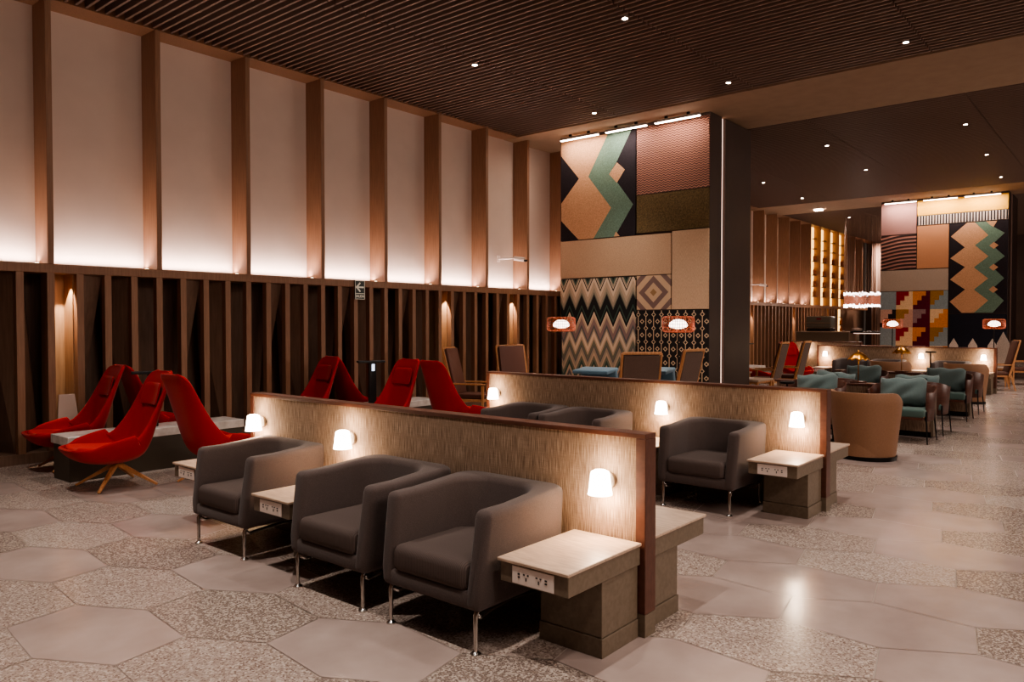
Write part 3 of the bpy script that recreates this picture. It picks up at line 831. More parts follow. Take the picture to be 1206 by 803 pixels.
def mk_bench():
    r = empty('marble_bench')
    mb = MB(); mb.box(.02, 1.98, .02, .44, 0, .375); mb.build('body', 'bench_brown', r, bevel=(.004, 1))
    mb = MB(); mb.box(0, 2.0, 0, .46, .377, .47); mb.build('top_slab', 'marble', r, bevel=(.004, 1))
    return r
BN = Maker(mk_bench)
BN.put((3.10, 8.52, 0), 0, 'low dark bench with white marble top between the left red chairs', 'bench', 'marble benches among the red chairs')
BN.put((6.45, 8.52, 0), 0, 'low bench with white marble top among the red chairs beyond the partition', 'bench', 'marble benches among the red chairs')
BN.put((19.0, 8.2, 0), 0, 'distant low marble bench behind the far red chairs', 'bench', 'marble benches among the red chairs')
def mk_tower():
    r = empty('charging_post')
    mb = MB(); mb.box(-.035, .075, -.03, .03, 0, .60); mb.build('post', 'black', r, bevel=(.005, 1))
    mb = MB(); mb.box(-.2, .2, -.06, .06, .60, .63); mb.build('cap', 'black', r, bevel=(.004, 1))
    mb = MB(); mb.box(.005, .045, -.036, -.03, .48, .58); mb.build('light_strip', 'white_light', r)
    return r
CT = Maker(mk_tower)
CT.put((4.06, 8.74, .471), -.4, 'black charging post with a small cool light on the left marble bench', 'charging post', 'black posts on the marble benches')
CT.put((7.28, 8.74, .471), -.4, 'black charging post with a small cool light among the red chairs beyond the partition', 'charging post', 'black posts on the marble benches')
CT.put((20.2, 8.42, .471), -.4, 'distant black charging post with small cool light near the far red chairs', 'charging post', 'black posts on the marble benches')

# pale tilted board in the lit niche
mb = MB(); mb.add([(-.13, 0, 0), (.13, 0, 0), (.075, .02, .46), (-.10, .02, .46)], [(0, 1, 2, 3)]); o = mb.build('pale_board', 'panel_white', solid=.02); o.location = (3.66, WALL - .04, .33)
tag(o, 'pale tapered board standing in the lit niche behind the left red chairs', 'board')
mb = MB(); mb.box(-.14, .14, -.06, .06, 0, .33); o = mb.build('low_plinth', 'bench_brown'); o.location = (3.66, WALL - .07, 0); tag(o, 'low dark plinth under the pale board behind the left red chairs', 'plinth')

# ------------------------------------------------------------------ wooden high back chair (front +x)
def mk_wood():
    r = empty('high_back_chair')
    bx0, bz0, bx1, bz1 = -.24, .36, -.44, 1.22
    for sy in (-1, 1):
        y = sy * .29
        mb = MB(); mb.bar((bx0 + .02, y, bz0 - .02), (bx1, y, bz1), .035, .05, .03, .035); st_ = mb.build('back_stile', 'oak', r, bevel=(.004, 1))
        mb = MB(); mb.bar((.27, y, .60), (.27, y, 0), .04, .045, .028, .03); mb.build('leg', 'oak', r, bevel=(.004, 1))
        mb = MB(); mb.bar((-.25, y, .38), (-.36, y, 0), .04, .045, .028, .03); mb.build('leg', 'oak', r, bevel=(.004, 1))
        mb = MB(); mb.bar((-.31, y, .63), (.31, y, .625), .055, .026); mb.build('armrest', 'oak', r, bevel=(.006, 2))
    mb = MB(); mb.bar((bx1, -.29, bz1), (bx1, .29, bz1), .035, .04); mb.build('back_rail', 'oak', r, bevel=(.004, 1))
    mb = MB(); mb.bar((bx0, -.29, .40), (bx0, .29, .40), .03, .04); mb.build('back_rail', 'oak', r, bevel=(.004, 1))
    mb = MB(); mb.box(-.27, .29, -.275, .275, .33, .375); mb.build('seat_frame', 'oak', r, bevel=(.004, 1))
    d = Vector((bx1 - bx0, 0, bz1 - bz0)).normalized(); nrm = Vector((d.z, 0, -d.x))
    mb = MB(); mb.obox(Vector(((bx0 + bx1) / 2, 0, (bz0 + bz1) / 2)) + d * .02, d * .385, (0, .268, 0), nrm * .02); mb.build('back_panel', 'grey_pad', r, bevel=(.006, 1))
    mb = MB(); mb.obox(Vector(((bx0 + bx1) / 2, 0, (bz0 + bz1) / 2)) + d * .03 + nrm * .045, d * .40, (0, .262, 0), nrm * .026); mb.build('back_cushion', 'brown_leather', r, smooth=True, bevel=(.022, 3))
    mb = MB(); mb.box(-.25, .29, -.262, .262, .378, .455); mb.build('seat_cushion', 'brown_leather', r, smooth=True, bevel=(.025, 3))
    return r
WD = Maker(mk_wood)
G_ = 'oak framed high-back chairs'
WDL = [(9.60, 8.85, -1.15, 'brown leather high-back oak chair with open arms beyond the red chairs, leftmost', 0),
       (11.0, 8.95, -2.0, 'brown leather high-back oak chair facing the camera above the left end of the second partition', 0),
       (9.85, 5.86, .85, 'oak chair seen from behind with dark back panel in front of the black lattice panel', 0),
       (11.2, 5.95, 1.5, 'oak chair turned sideways in front of the dark column edge', 0),
       (16.6, 6.50, 1.65, 'distant oak high-back chair leaning right, left one of the pair beyond the second partition', 0),
       (17.9, 6.45, 1.65, 'distant oak high-back chair leaning right, right one of the pair beyond the second partition', 0),
       (22.2, 2.85, 1.9, 'distant oak high-back chair at the right edge of the picture', 0),
       (24.6, 2.55, 1.9, 'distant oak chair cut by the right edge of the picture, behind another', 0),
       (15.9, 7.6, R_, 'distant low oak chair facing right by the small oak table', 0)]
for x, y, rz, lb, _ in WDL: WD.put((x, y, 0), rz, lb, 'chair', G_)
def mk_oaktable():
    r = empty('oak_table')
    mb = MB(); mb.box(-.4, .4, -.4, .4, .46, .5); mb.build('tabletop', 'oak_top', r, bevel=(.006, 2))
    for sx in (-1, 1):
        for sy in (-1, 1):
            mb = MB(); mb.bar((sx * .35, sy * .35, .46), (sx * .37, sy * .37, 0), .05, .05, .03, .03); mb.build('leg', 'oak', r)
    mb = MB(); mb.box(-.36, .36, -.36, .36, .42, .459); mb.build('apron', 'oak', r)
    return r
OT = Maker(mk_oaktable)
for x, y, z, lb in [(10.3, 8.2, 0, 'square oak table between the two brown leather chairs'), (10.2, 6.75, 0, 'square oak table in front of the chevron column panel'),
                 (15.4, 6.4, 0, 'oak table holding papers beyond the second partition'), (17.2, 7.6, 0, 'distant oak table beside the red lounge chairs'), (23.7, 3.15, 0, 'distant oak table left of the right edge chairs'), (22.4, 3.75, 0, 'oak side table tucked behind the right end of the far partition')]:
    OT.put((x, y, z), 0, lb, 'table', 'square oak tables')
mb = MB()
mb.box(-.14, .14, -.1, .1, 0, .012); mb.obox((.12, .16, .018), (.1, .03, 0), (-.03, .1, 0), (0, 0, .005))
o = mb.build('magazine_pile', 'white_plastic'); o.location = (15.4, 6.4, .501); tag(o, 'few pale magazines lying on the oak table beyond the second partition', 'magazines')

# blue sofas under the chevron panel
def mk_blue():
    r = empty('blue_sofa')     # faces +y side away, back toward -x
    mb = MB(); mb.box(-.5, .5, -.36, .36, .14, .40); mb.build('seat_base', 'blue', r, smooth='auto', bevel=(.03, 3))
    mb = MB(); mb.box(-.48, .38, -.35, .35, .40, .50); mb.build('seat_cushion', 'blue', r, smooth='auto', bevel=(.04, 3))
    mb = MB(); mb.obox((.40, 0, .62), (.045, 0, .02), (0, .35, 0), (-.05, 0, .22)); mb.obox((.22, 0, .80), (.26, 0, .02), (0, .34, 0), (-.004, 0, .035)); mb.build('back_cushion', 'blue', r, smooth='auto', bevel=(.025, 3))
    for sx in (-1, 1):
        for sy in (-1, 1):
            mb = MB(); mb.bar((sx * .42, sy * .29, .14), (sx * .44, sy * .31, 0), .04); mb.build('leg', 'oak', r)
    return r
BL = Maker(mk_blue)
BL.put((11.25, 7.55, 0), .15, 'dusty blue sofa seat below the chevron panel, left one', 'sofa', 'blue sofas under the chevron panel')
BL.put((11.95, 6.78, 0), .15, 'dusty blue sofa seat below the chevron panel, right one', 'sofa', 'blue sofas under the chevron panel')

# ------------------------------------------------------------------ wicker floor lamps
def mk_floor_lamp():
    r = empty('floor_lamp')
    mb = MB(); mb.lathe([(.16, 0), (.16, .018), (.02, .03)], 28); mb.build('base', 'black_metal', r, smooth='auto')
    mb = MB(); mb.tube([(0, 0, .02), (0, 0, 1.52)], .014, 10); mb.build('pole', 'black_metal', r, smooth='auto')
    mb = MB(); R = .275; hh = .135
    def prof(u):   # rounded rectangle profile in (r, z), u 0..1 from inner top over the rim to inner bottom
        P = [(.10, hh), (R - .05, hh), (R - .015, hh - .012), (R, hh - .05), (R, 0), (R, -hh + .05), (R - .015, -hh + .012), (R - .05, -hh), (.12, -hh)]
        k = u * (len(P) - 1); i = min(int(k), len(P) - 2); f = k - i
        return tuple(a + (b - a) * f for a, b in zip(P[i], P[i + 1]))
    for k in range(44):
        a0 = 2 * PI * k / 44; tw = .16 * (1 if k % 2 else -1)
        pts = []
        for q in range(9):
            rr, z = prof(q / 8); a = a0 + tw * (q / 8 - .5); pts.append((rr * math.cos(a), rr * math.sin(a), 1.63 + z))
        mb.tube(pts, .0042, 4)
    for z in (-.11, -.055, 0, .055, .11):
        mb.tube([(R * math.cos(2 * PI * k / 36), R * math.sin(2 * PI * k / 36), 1.63 + z) for k in range(36)], .0045, 4, closed=True)
    for z in (hh, -hh):
        mb.tube([((R - .05) * math.cos(2 * PI * k / 36), (R - .05) * math.sin(2 * PI * k / 36), 1.63 + z) for k in range(36)], .008, 6, closed=True)
    mb.build('wicker_shade', 'copper', r)
    mb = MB(); prof2 = [(.04, 1.715), (.09, 1.70), (.135, 1.66), (.15, 1.62), (.15, 1.60), (.13, 1.575), (.05, 1.555)]
    n = 48; v = []
    for i, (rr, z) in enumerate(prof2):
        for k in range(n):
            a = 2 * PI * k / n; q = rr * (1 + (.05 if k % 2 else -.05)); v.append((q * math.cos(a), q * math.sin(a), z))
    f = []
    for i in range(len(prof2) - 1):
        for k in range(n): f.append((i * n + k, i * n + (k + 1) % n, (i + 1) * n + (k + 1) % n, (i + 1) * n + k))
    f.append(tuple(range(n))); f.append(tuple((len(prof2) - 1) * n + k for k in range(n)))
    mb.add(v, f); mb.build('diffuser', 'bulb', r)
    return r
FL = Maker(mk_floor_lamp)
for x, y, lb in [(12.0, 8.73, 'copper wicker drum floor lamp at the left edge of the chevron panel'), (12.0, 6.23, 'copper wicker drum floor lamp in front of the black lattice panel'),
                 (25.0, 5.88, 'distant copper wicker floor lamp in front of the stepped colour panel'), (25.0, 3.27, 'distant copper wicker floor lamp in front of the navy panel')]:
    FL.put((x, y, .0), 0, lb, 'floor lamp', 'wicker drum floor lamps')
    light('POINT', 'floor_lamp_bulb', (x, y, 1.50), 5, (1, .6, .4), shadow_soft_size=.06)

# ------------------------------------------------------------------ tub chairs, green chairs, units
def mk_tub():
    r = empty('tub_chair')       # front +x, back -x
    rows = []; n = 40
    def outer(a, z):
        k = z / .82
        rx = .31 + .11 * k; ry = .34 + .085 * k
        return rx * math.cos(a), ry * math.sin(a)
    def top(a):
        c = (1 - math.cos(a)) / 2          # 1 at the back
        return .50 + .32 * min(1, max(0, (c - .08) / .50)) ** .7
    mb = MB(); span = 2.45
    loops = []
    angs = [PI - span + 2 * span * k / n for k in range(n + 1)]
    for a in angs:
        t_ = top(a); ln = []
        for z in (.05, .2, .4, t_ * .82, t_ - .012): x, y = outer(a, z); ln.append((x, y, z))
        x, y = outer(a, t_); ln.append((x * .985, y * .985, t_))
        for z, s in ((t_, .90), (t_ - .012, .88), (t_ * .8, .84), (.42, .80), (.3, .80)):
            x, y = outer(a, z); ln.append((x * s, y * s, z))
        loops.append(ln)
    mb.grid(loops); nL = len(loops[0]); o_ = 0
    mb.add(loops[0], [tuple(range(nL))]); mb.add(loops[-1], [tuple(range(nL))[::-1]])
    mb.build('shell', 'tan_leather', r, smooth='auto')
    mb = MB(); P = [(.325 * math.cos(2 * PI * k / 40), .355 * math.sin(2 * PI * k / 40)) for k in range(40)]
    mb.add([(x, y, 0) for x, y in P] + [(x * 1.02, y * 1.02, .05) for x, y in P], [tuple(range(40))[::-1], tuple(range(40, 80))] + [(k, (k + 1) % 40, 40 + (k + 1) % 40, 40 + k) for k in range(40)])
    mb.build('plinth', 'black_metal', r, smooth='auto')
    mb = MB(); v = []
    for z, s in ((.05, .93), (.30, .93), (.42, .93), (.455, .9), (.47, .8), (.475, .4)):
        for k in range(40):
            a = 2 * PI * k / 40; x, y = outer(a, .4); v.append((x * s * (1.0), y * s * .93, z))
    f = [(i * 40 + k, i * 40 + (k + 1) % 40, (i + 1) * 40 + (k + 1) % 40, (i + 1) * 40 + k) for i in range(5) for k in range(40)] + [tuple(range(40))[::-1], tuple(200 + k for k in range(40))]
    mb.add(v, f); mb.build('seat', 'tan_leather', r, smooth='auto')
    return r
TUB = Maker(mk_tub)
G_ = 'tan leather tub chairs'
TUB.put((9.98, 2.64, 0), -.22, 'large tan leather tub chair seen from behind right of the second partition', 'tub chair', G_)
TUB.put((18.2, 2.86, 0), -.35, 'distant tan leather tub chair right of the green pillow chair', 'tub chair', G_)
TUB.put((18.2, 4.3, 0), -.2, 'distant tan tub chair of which only the curved top shows left of the green pillow', 'tub chair', G_)

def mk_green():
    r = empty('shell_armchair')    # front -x, back +x
    mb = MB(); loops = []; n = 30; span = 2.2
    for k in range(n + 1):
        a = -span + 2 * span * k / n
        ca, sa = math.cos(a), math.sin(a)
        x = .33 * math.copysign(abs(ca) ** .7, ca); y = .41 * math.copysign(abs(sa) ** .6, sa)
        t_ = .70 + .09 * max(0, ca) ** .6; b_ = .30
        loops.append([(x * .9, y * .96, b_), (x * .97, y * .985, .5), (x * 1.05, y * 1.02, t_)])
    mb.grid(loops); mb.build('shell', 'shell_wood', r, smooth=True, solid=.02, bevel=(.004, 1))
    mb = MB(); mb.box(-.35, .25, -.365, .365, .36, .475); mb.build('seat_cushion', 'green', r, smooth=True, bevel=(.035, 4))
    mb = MB(); mb.box(-.33, .24, -.34, .34, .325, .362); mb.build('seat_frame', 'shell_wood', r)
    for sx in (-1, 1):
        for sy in (-1, 1):
            mb = MB()
            mb.tube([(sx * .25 - .02, sy * .375, .44), (sx * .25 - .02 + sx * .01, sy * .375, .33), (sx * .30 - .02, sy * .40, 0)], [.011, .011, .008], 8); mb.build('leg', 'black_metal', r, smooth='auto')
    return r
GC = Maker(mk_green)
def mk_pillow():
    mb = MB(); n = 14; w, h = .315, .215
    rows_f = []; rows_b = []
    for i in range(n + 1):
        a = -1 + 2 * i / n; rf = []; rb = []
        for j in range(n + 1):
            b = -1 + 2 * j / n
            pin = 1 - .17 * (abs(b) ** 2) * (1 - abs(a) ** 4); pin2 = 1 - .16 * (abs(a) ** 2) * (1 - abs(b) ** 4)
            th = .105 * (max(0, (1 - a ** 4)) * max(0, (1 - b ** 4))) ** .75 + .022 * math.sin(5 * a + 6 * b) * (1 - a * a) * (1 - b * b)
            yy = w * b * (1 - .05 * (1 - a * a)) * (1 - .05 * a ** 4 * b ** 4); zz = h * a * (1 - .07 * (1 - b * b)) * (1 - .06 * a ** 4 * b ** 4) + .012 * math.sin(7 * b) * a; rf.append((-th, yy, zz)); rb.append((th, yy, zz))
        rows_f.append(rf); rows_b.append(rb)
    mb.grid(rows_f); mb.grid(rows_b)
    o = mb.build('cushion', 'pillow', smooth=True)
    bm = bmesh.new(); bm.from_mesh(o.data); bmesh.ops.remove_doubles(bm, verts=bm.verts, dist=.0008); bmesh.ops.recalc_face_normals(bm, faces=bm.faces); bm.to_mesh(o.data); bm.free()
    return o
PIL = Maker(mk_pillow)
G_ = 'walnut shell chairs with green seats'
for x, y, rz, lb, pl in [(11.85, 2.66, 0, 'walnut shell chair with green seat nearest, behind the large tan tub chair', 'large teal pillow on the nearest green-seated shell chair'),
                         (11.85, 3.86, 0, 'walnut shell chair with green seat left of the nearest one, behind the tub chair', 'teal pillow just above the right end of the second partition'),
                         (12.85, 2.66, PI, 'walnut shell chair backing onto the first low unit, facing away', 'teal pillow peeking out behind the large teal pillow'),
                         (12.85, 3.86, PI, 'walnut shell chair facing away behind the first brass lamp', 'teal pillow of the chair facing away behind the first brass lamp'),
                         (14.95, 2.68, 0, 'walnut shell chair with green seat in front of the second low unit, right one', 'dark teal pillow on the green-seated chair by the second low unit'),
                         (14.95, 4.02, 0, 'walnut shell chair with green seat in front of the second low unit, left one', 'teal pillow directly left of the first brass lamp stem'),
                         (16.2, 2.70, PI, 'walnut shell chair backing onto the second low unit, facing away', None)]:
    GC.put((x, y, 0), rz, lb, 'chair', G_)
    if pl:
        s = 1 if rz == 0 else -1
        p = PIL.put((x + s * .09, y, .668), 0, pl, 'pillow', 'teal pillows on the shell chairs')
        p.rotation_euler = (random.uniform(-.1, .1), s * .28, rz)

def mk_unit(L=2.3):
    r = empty('divider_unit')
    mb = MB(); mb.box(-.09, .09, .03, L - .03, .08, .71); mb.build('woven_body', 'woven', r)
    mb = MB(); mb.box(-.12, .12, 0, L, .71, .74); mb.build('wood_top', 'walnut', r, bevel=(.004, 1))
    mb = MB(); mb.box(-.1, .1, 0, .03, .02, .71); mb.build('end_panel', 'taupe', r)
    mb = MB(); mb.box(-.08, .08, .03, L, 0, .08); mb.build('plinth', 'black_metal', r)
    return r
UN = Maker(mk_unit)
UN.put((12.36, 2.33, 0), 0, 'low woven divider with walnut top carrying the first brass lamp', 'divider', 'low dividers between the shell chairs')
UN.put((15.58, 2.37, 0), 0, 'low woven divider with walnut top carrying the second brass lamp', 'divider', 'low dividers between the shell chairs')

def mk_brass():
    r = empty('table_lamp')
    mb = MB(); mb.box(-.09, .09, -.10, .10, 0, .02); mb.build('base', 'walnut', r, bevel=(.004, 2))
    mb = MB(); mb.tube([(0, 0, .02), (0, 0, .50)], .008, 10); mb.build('stem', 'brass', r, smooth=True)
    n = 48; v = []
    prof = [(.015, .47), (.06, .455), (.11, .425), (.155, .385), (.165, .37)]
    for rr, z in prof:
        for k in range(n):
            a = 2 * PI * k / n; q = abs(math.sin(a * 5)); sc = rr * (.84 + .16 * q); v.append((sc * math.cos(a), sc * math.sin(a), z - .03 * q * (rr / .165) ** 2))
    mb = MB(); mb.add(v, [(i * n + k, i * n + (k + 1) % n, (i + 1) * n + (k + 1) % n, (i + 1) * n + k) for i in range(len(prof) - 1) for k in range(n)])
    mb.build('scalloped_shade', 'brass', r, smooth=True, solid=.004)
    mb = MB(); mb.lathe([(.01, .465), (.02, .44), (.02, .42), (.01, .40)], 16, cap=True); mb.build('bulb', 'bulb', r, smooth=True)
    return r
BR = Maker(mk_brass)
BR.put((12.36, 3.38, .741), 0, 'brass table lamp with scalloped shade on the first low divider', 'table lamp', 'brass scalloped lamps')
BR.put((15.58, 3.50, .741), 0, 'brass table lamp with scalloped shade on the second low divider', 'table lamp', 'brass scalloped lamps')
def mk_black_lamp():
    r = empty('black_table_lamp')
    mb = MB(); mb.lathe([(.05, 0), (.05, .015), (.012, .02), (.012, .37)], 16); mb.build('stem', 'black_metal', r, smooth='auto')
    mb = MB(); mb.lathe([(.085, .37), (.09, .375), (.09, .392), (.08, .397)], 24); mb.build('disc_head', 'black_metal', r, smooth='auto')
    return r
BK = Maker(mk_black_lamp)
BK.put((9.35, 3.38, .54), 0, 'small black mushroom lamp left of the first brass lamp above the second partition', 'table lamp', 'black disc lamps')
BK.put((15.58, 3.02, .741), 0, 'small black mushroom lamp right of the second brass lamp', 'table lamp', 'black disc lamps')
def mk_round(h):
    r = empty('round_table')
    mb = MB(); mb.lathe([(.30, h - .02), (.305, h - .01), (.30, h)], 36); mb.build('tabletop', 'shell_wood', r, smooth='auto')
    mb = MB(); mb.lathe([(.2, 0), (.2, .02), (.03, .035), (.03, h - .02)], 24); mb.build('pedestal', 'black_metal', r, smooth='auto')
    return r
RT = Maker(lambda: mk_round(.54))
RT.put((9.35, 3.45, 0), 0, 'small dark round pedestal table hidden behind the second partition under the black lamp', 'table', 'dark round tables')
RT.put((10.95, 3.3, 0), 0, 'small dark round pedestal table between the tub chair and the first pillow chair', 'table', 'dark round tables')

# ------------------------------------------------------------------ sign and security cameras
r = empty('exit_sign', (8.13, WALL - .02, 2.19)); tag(r, 'dark green exit sign with left arrow and the word SALIDA on the wall ledge', 'sign')
mb = MB(); mb.box(-.10, .10, -.008, .008, -.145, .165); mb.build('plate', 'sign_green', r)
mb = MB()
for a in ((-.10, .10, .157, .165), (-.10, .10, -.145, -.137), (-.10, -.092, -.145, .165), (.092, .10, -.145, .165), (-.09, .09, -.055, -.045)):
    mb.box(a[0], a[1], -.012, -.008, a[2], a[3])
mb.build('border', 'sign_cream', r)
mb = MB()
mb.obox((.018, -.011, .055), (.06, 0, 0), (0, .003, 0), (0, 0, .013))
mb.obox((-.037, -.011, .085), (.042, 0, .042), (0, .003, 0), (.009, 0, -.009)); mb.obox((-.037, -.011, .025), (.042, 0, -.042), (0, .003, 0), (.009, 0, .009))
mb.build('arrow', 'sign_cream', r)
cu = bpy.data.curves.new('salida', 'FONT'); cu.body = 'SALIDA'; cu.size = .062; cu.align_x = 'CENTER'; cu.align_y = 'CENTER'; cu.extrude = .002; cu.offset = .001
to = bpy.data.objects.new('tmp', cu); COL.objects.link(to)
dg = bpy.context.evaluated_depsgraph_get(); dg.update()
me = bpy.data.meshes.new_from_object(to.evaluated_get(dg)); bpy.data.objects.remove(to)
me.materials.clear(); me.materials.append(M['sign_cream'])
lo = bpy.data.objects.new('lettering', me); COL.objects.link(lo); lo.parent = r; lo.rotation_euler = (PI / 2, 0, 0); lo.location = (0, -.0115, -.095); lo.scale = (.85, 1, 1)

def mk_cctv():
    r = empty('security_camera')
    mb = MB(); mb.box(-.05, .05, -.02, 0, -.07, .07); mb.build('wall_plate', 'white_plastic', r, bevel=(.006, 2))
    mb = MB(); mb.tube([(0, -.02, 0), (.06, -.22, 0), (.14, -.42, .01)], .02, 10); mb.build('arm', 'white_plastic', r, smooth=True)
    mb = MB(); mb.tube([(.09, -.36, .0), (.18, -.56, -.03)], .042, 16); mb.build('body', 'white_plastic', r, smooth='auto')
    mb = MB(); mb.lathe([(.0, 0), (.03, .01), (.045, .03), (.045, .05)], 16, (.19, -.57, -.085)); mb.build('dome_lens', 'black', r, smooth=True)
    return r
CC = Maker(mk_cctv)
CC.put((12.1, WALL + .37, 2.99), 0, 'white security camera on a wall arm left of the patterned column', 'camera', 'white security cameras')
CC.put((25.1, WALL + .36, 2.95), 0, 'distant white security camera on the far lit wall beyond the column', 'camera', 'white security cameras')

# ------------------------------------------------------------------ far end: shelf, counter, chandelier, curtain
sx = [v for v in fin_list if 30.2 < v < 35.6][:5]
for i, a in enumerate(sx[:-1]):
    b = sx[i + 1]
    r = empty('backlit_bottle_shelf', (a, WALL, 0)); tag(r, 'tall gold-lit bottle shelf set between wall fins, number %s from the left' % ('one two three four'.split()[i]), 'shelf', 'gold-lit shelves on the far wall')
    r['label'] = ['gold-lit bottle shelf between fins next to the last white panel', 'gold-lit bottle shelf second from the lit white panels', 'gold-lit bottle shelf third from the lit white panels', 'gold-lit bottle shelf nearest the hanging curtain'][i]
    mb = MB(); mb.box(.86, b - a - .074, .26, .28, .9, CEIL - .02); mb.build('backlight', 'gold_glow', r)
    for z in (1.2, 1.55, 1.9, 2.7, 3.1, 3.55, 4.1, 4.6, 5.0):
        mb = MB(); mb.box(.86, b - a - .074, .14, .259, z, z + .03); mb.build('shelf_board', 'shell_wood', r)
    mb = MB(); mb.box(0, b - a - .07, .10, .36, 0, .9); mb.build('cabinet', 'recess', r)
    for z in (1.23, 1.58, 2.73, 3.13, 3.58, 4.13):
        for k in range(2):
            X_ = a + .91 + .13 * k + random.uniform(-.01, .01)
            if 'bot' not in globals():
                mb = MB(); mb.lathe([(.035, 0), (.04, .01), (.04, .17), (.015, .22), (.013, .29)], 12); bot = mb.build('bottle', 'bottle', smooth='auto'); o = bot
            else:
                o = bot.copy(); COL.objects.link(o)
            o.location = (X_, WALL + .185, z + .001); tag(o, 'tiny amber bottle standing on a gold-lit far shelf', 'bottle', 'bottles on the gold-lit shelves')

r = empty('coffee_counter', (27.0, 6.7, 0)); tag(r, 'pale taupe coffee counter below the distant gold shelves', 'counter')
mb = MB(); mb.box(0, .7, 1.0, 2.75, 0, 1.34); mb.build('body', 'taupe', r)
mb = MB(); mb.box(-.03, .73, .98, 2.78, 1.34, 1.37); mb.build('top', 'oak_top', r)
r = empty('serving_shelf', (27.0, 6.55, 0)); tag(r, 'long thin black serving shelf with light under it right of the coffee machine', 'shelf')
mb = MB(); mb.box(0, .5, -.1, 1.1, 1.32, 1.38); mb.build('slab', 'black', r)
mb = MB(); mb.box(.02, .48, 0, 1.0, 1.30, 1.32); mb.build('underlight', 'glow', r)
mb = MB(); mb.box(.1, .5, -.1, 1.1, 0, .9); mb.build('base', 'c_pink', r)
mb = MB(); mb.box(.2, .3, .02, .08, .9, 1.30); mb.box(.2, .3, .9, .96, .9, 1.30); mb.build('upright', 'steel', r)
r = empty('coffee_machine', (27.3, 8.72, 1.371)); tag(r, 'large dark steel coffee machine on the distant counter', 'coffee machine')
mb = MB(); mb.box(-.25, .25, -.42, .42, .12, .52); mb.build('body', 'steel', r, bevel=(.04, 3))
mb = MB(); mb.box(-.25, .25, -.40, .40, 0, .11); mb.build('drip_base', 'black', r, bevel=(.01, 1))
mb = MB(); mb.box(-.27, -.25, -.42, .42, .28, .30); mb.build('trim_strip', 'chrome', r)
mb = MB(); mb.box(-.262, -.249, -.10, .06, .40, .45); mb.build('badge', 'c_red', r)
mb = MB(); mb.lathe([(.12, 0), (.16, .04), (.16, .10)], 20); o = mb.build('white_bowl', 'white_plastic', smooth='auto'); o.location = (27.25, 7.5, 1.381)
tag(o, 'small white bowl on the black serving shelf right of the coffee machine', 'bowl')

r = empty('chandelier', (30, 8.05, 0)); tag(r, 'glittering crystal band chandelier hanging on many strings at the far end', 'chandelier')
rnd = random.Random(5)
c1 = MB(); c2 = MB(); s1 = MB(); fr = MB()
for k in range(90):
    a = 2 * PI * k / 90; x, y = 1.0 * math.cos(a), .62 * math.sin(a)
    for z in (2.72, 2.28):
        q = z + rnd.uniform(-.035, .035); c1.obox((x, y, q), (.014, 0, 0), (0, .014, 0), (0, 0, .03))
    if k % 2 == 0: s1.bar((x, y, 2.74), (x, y, CEIL), .006)
    a2 = 2 * PI * (k + 3) / 90
    c2.bar((x, y, 2.30), (1.0 * math.cos(a2), .62 * math.sin(a2), 2.68), .012); 
    a2 = 2 * PI * (k - 3) / 90
    c2.bar((x, y, 2.30), (1.0 * math.cos(a2), .62 * math.sin(a2), 2.68), .012)
tag(c1.build('crystals', 'crystal', r), kind='stuff'); c2.build('lattice_band', 'crystal_dim', r); s1.build('hanging_strings', 'curtain', r)
mb = MB(); mb.tube([(1.0 * math.cos(2 * PI * k / 48), .62 * math.sin(2 * PI * k / 48), 2.7) for k in range(48)], .012, 6, closed=True); mb.build('ring', 'brass', r)
light('POINT', 'chandelier_lamp', (30, 8.05, 2.5), 60, (1, .8, .68), shadow_soft_size=.4)

# curtain at the end
mb = MB(); rows = []
for z in (.1, 5.4):
    rows.append([(38.6 + .07 * math.sin(k * .9) + .03 * math.sin(k * 2.3), 10.0 - k * .04, z) for k in range(60)])
mb.grid(rows); o = mb.build('string_curtain', 'curtain', smooth=True, solid=.01); tag(o, 'tall brown string curtain hanging at the far end left of the distant column', 'curtain')
light('AREA', 'curtain_wash', (38.0, 8.8, 5.3), 160, (1, .78, .66), target=(38.7, 8.8, 2), shape='RECTANGLE', size=2.2, size_y=.1)
mb = MB(); mb.box(38.3, 38.4, 8.02, 8.10, 0, 5.2); o = mb.build('vertical_light_strip', 'glow'); tag(o, 'vertical pinkish light strip beside the far curtain', 'light')
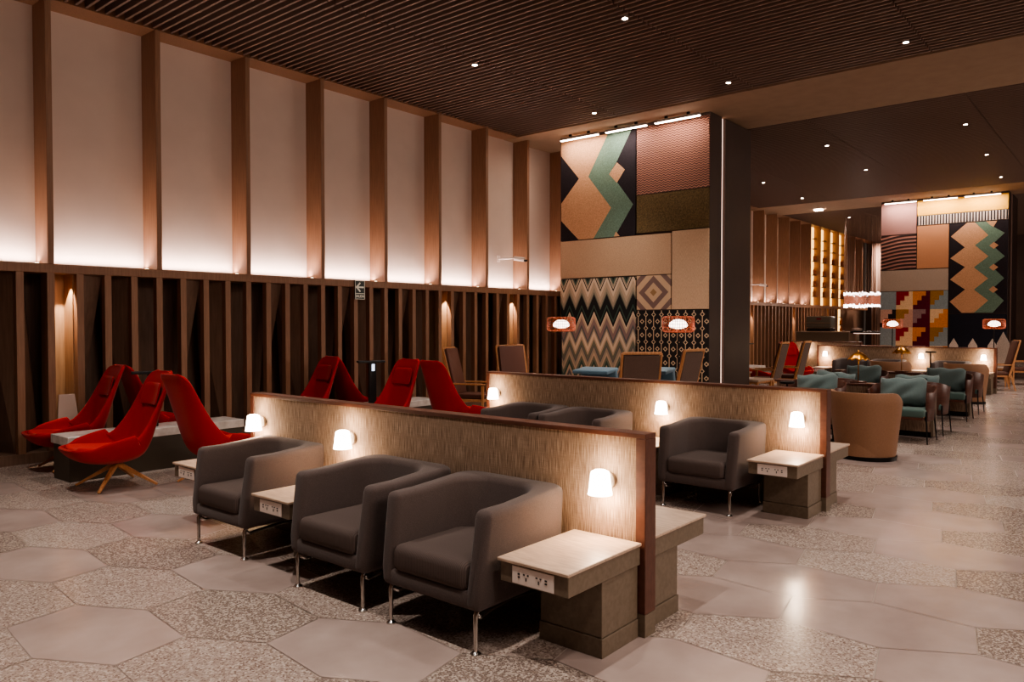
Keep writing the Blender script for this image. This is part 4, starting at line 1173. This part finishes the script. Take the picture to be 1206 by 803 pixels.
# small black machine at the far right
r = empty('espresso_station', (27.2, 1.9, 0)); tag(r, 'dark cabinet with a small black machine at the far right edge', 'cabinet')
mb = MB(); mb.box(-.3, .3, -.6, .6, 0, 1.15); mb.build('body', 'dark_panel', r)
mb = MB(); mb.box(-.2, .2, -.35, .35, 1.15, 1.5); mb.build('black_machine', 'black', r, bevel=(.05, 3))
mb = MB(); mb.box(-.22, -.2, -.1, .1, 1.18, 1.34); mb.build('lit_spout', 'white_light', r)

# ------------------------------------------------------------------ world, camera, look
w = bpy.data.worlds.new('World'); SC.world = w; w.use_nodes = True
w.node_tree.nodes['Background'].inputs[0].default_value = (1, .72, .58, 1)
w.node_tree.nodes['Background'].inputs[1].default_value = .03
light('AREA', 'side_fill', (8, -5.5, 3.2), 25, (1, .84, .74), target=(11, 2, 5.5), shape='RECTANGLE', size=8, size_y=1)  # off-frame lamps without a real fixture, added to lift the slat ceiling
light('AREA', 'side_fill', (20, -5.0, 3.2), 220, (1, .84, .74), target=(21, 3, 5.5), shape='RECTANGLE', size=10, size_y=1)  # same added fill for the far ceiling
# unseen area lamp over the right aisle, added as soft general fill
light('AREA', 'aisle_fill', (4, -4.5, 5.2), 230, (1, .84, .76), target=(6, 3, 0), shape='RECTANGLE', size=8, size_y=1.5)

f_px = 899.0
yaw = math.atan(747 / f_px); pit = math.atan(21.0 / f_px)
cam = bpy.data.cameras.new('camera'); cam.sensor_fit = 'HORIZONTAL'; cam.sensor_width = 36; cam.lens = f_px / 1206 * 36
co = bpy.data.objects.new('camera', cam); COL.objects.link(co)
co.location = (0, 0, H)
F = Vector((math.cos(yaw) * math.cos(pit), math.sin(yaw) * math.cos(pit), -math.sin(pit)))
co.rotation_euler = F.to_track_quat('-Z', 'Y').to_euler()
SC.camera = co
SC.view_settings.view_transform = 'AgX'
try: SC.view_settings.look = 'AgX - Medium High Contrast'
except Exception: pass
SC.view_settings.exposure = .84
SC.cycles.max_bounces = 6; SC.cycles.diffuse_bounces = 4; SC.cycles.glossy_bounces = 3
SC.cycles.sample_clamp_indirect = 4
SC.cycles.use_denoising = True
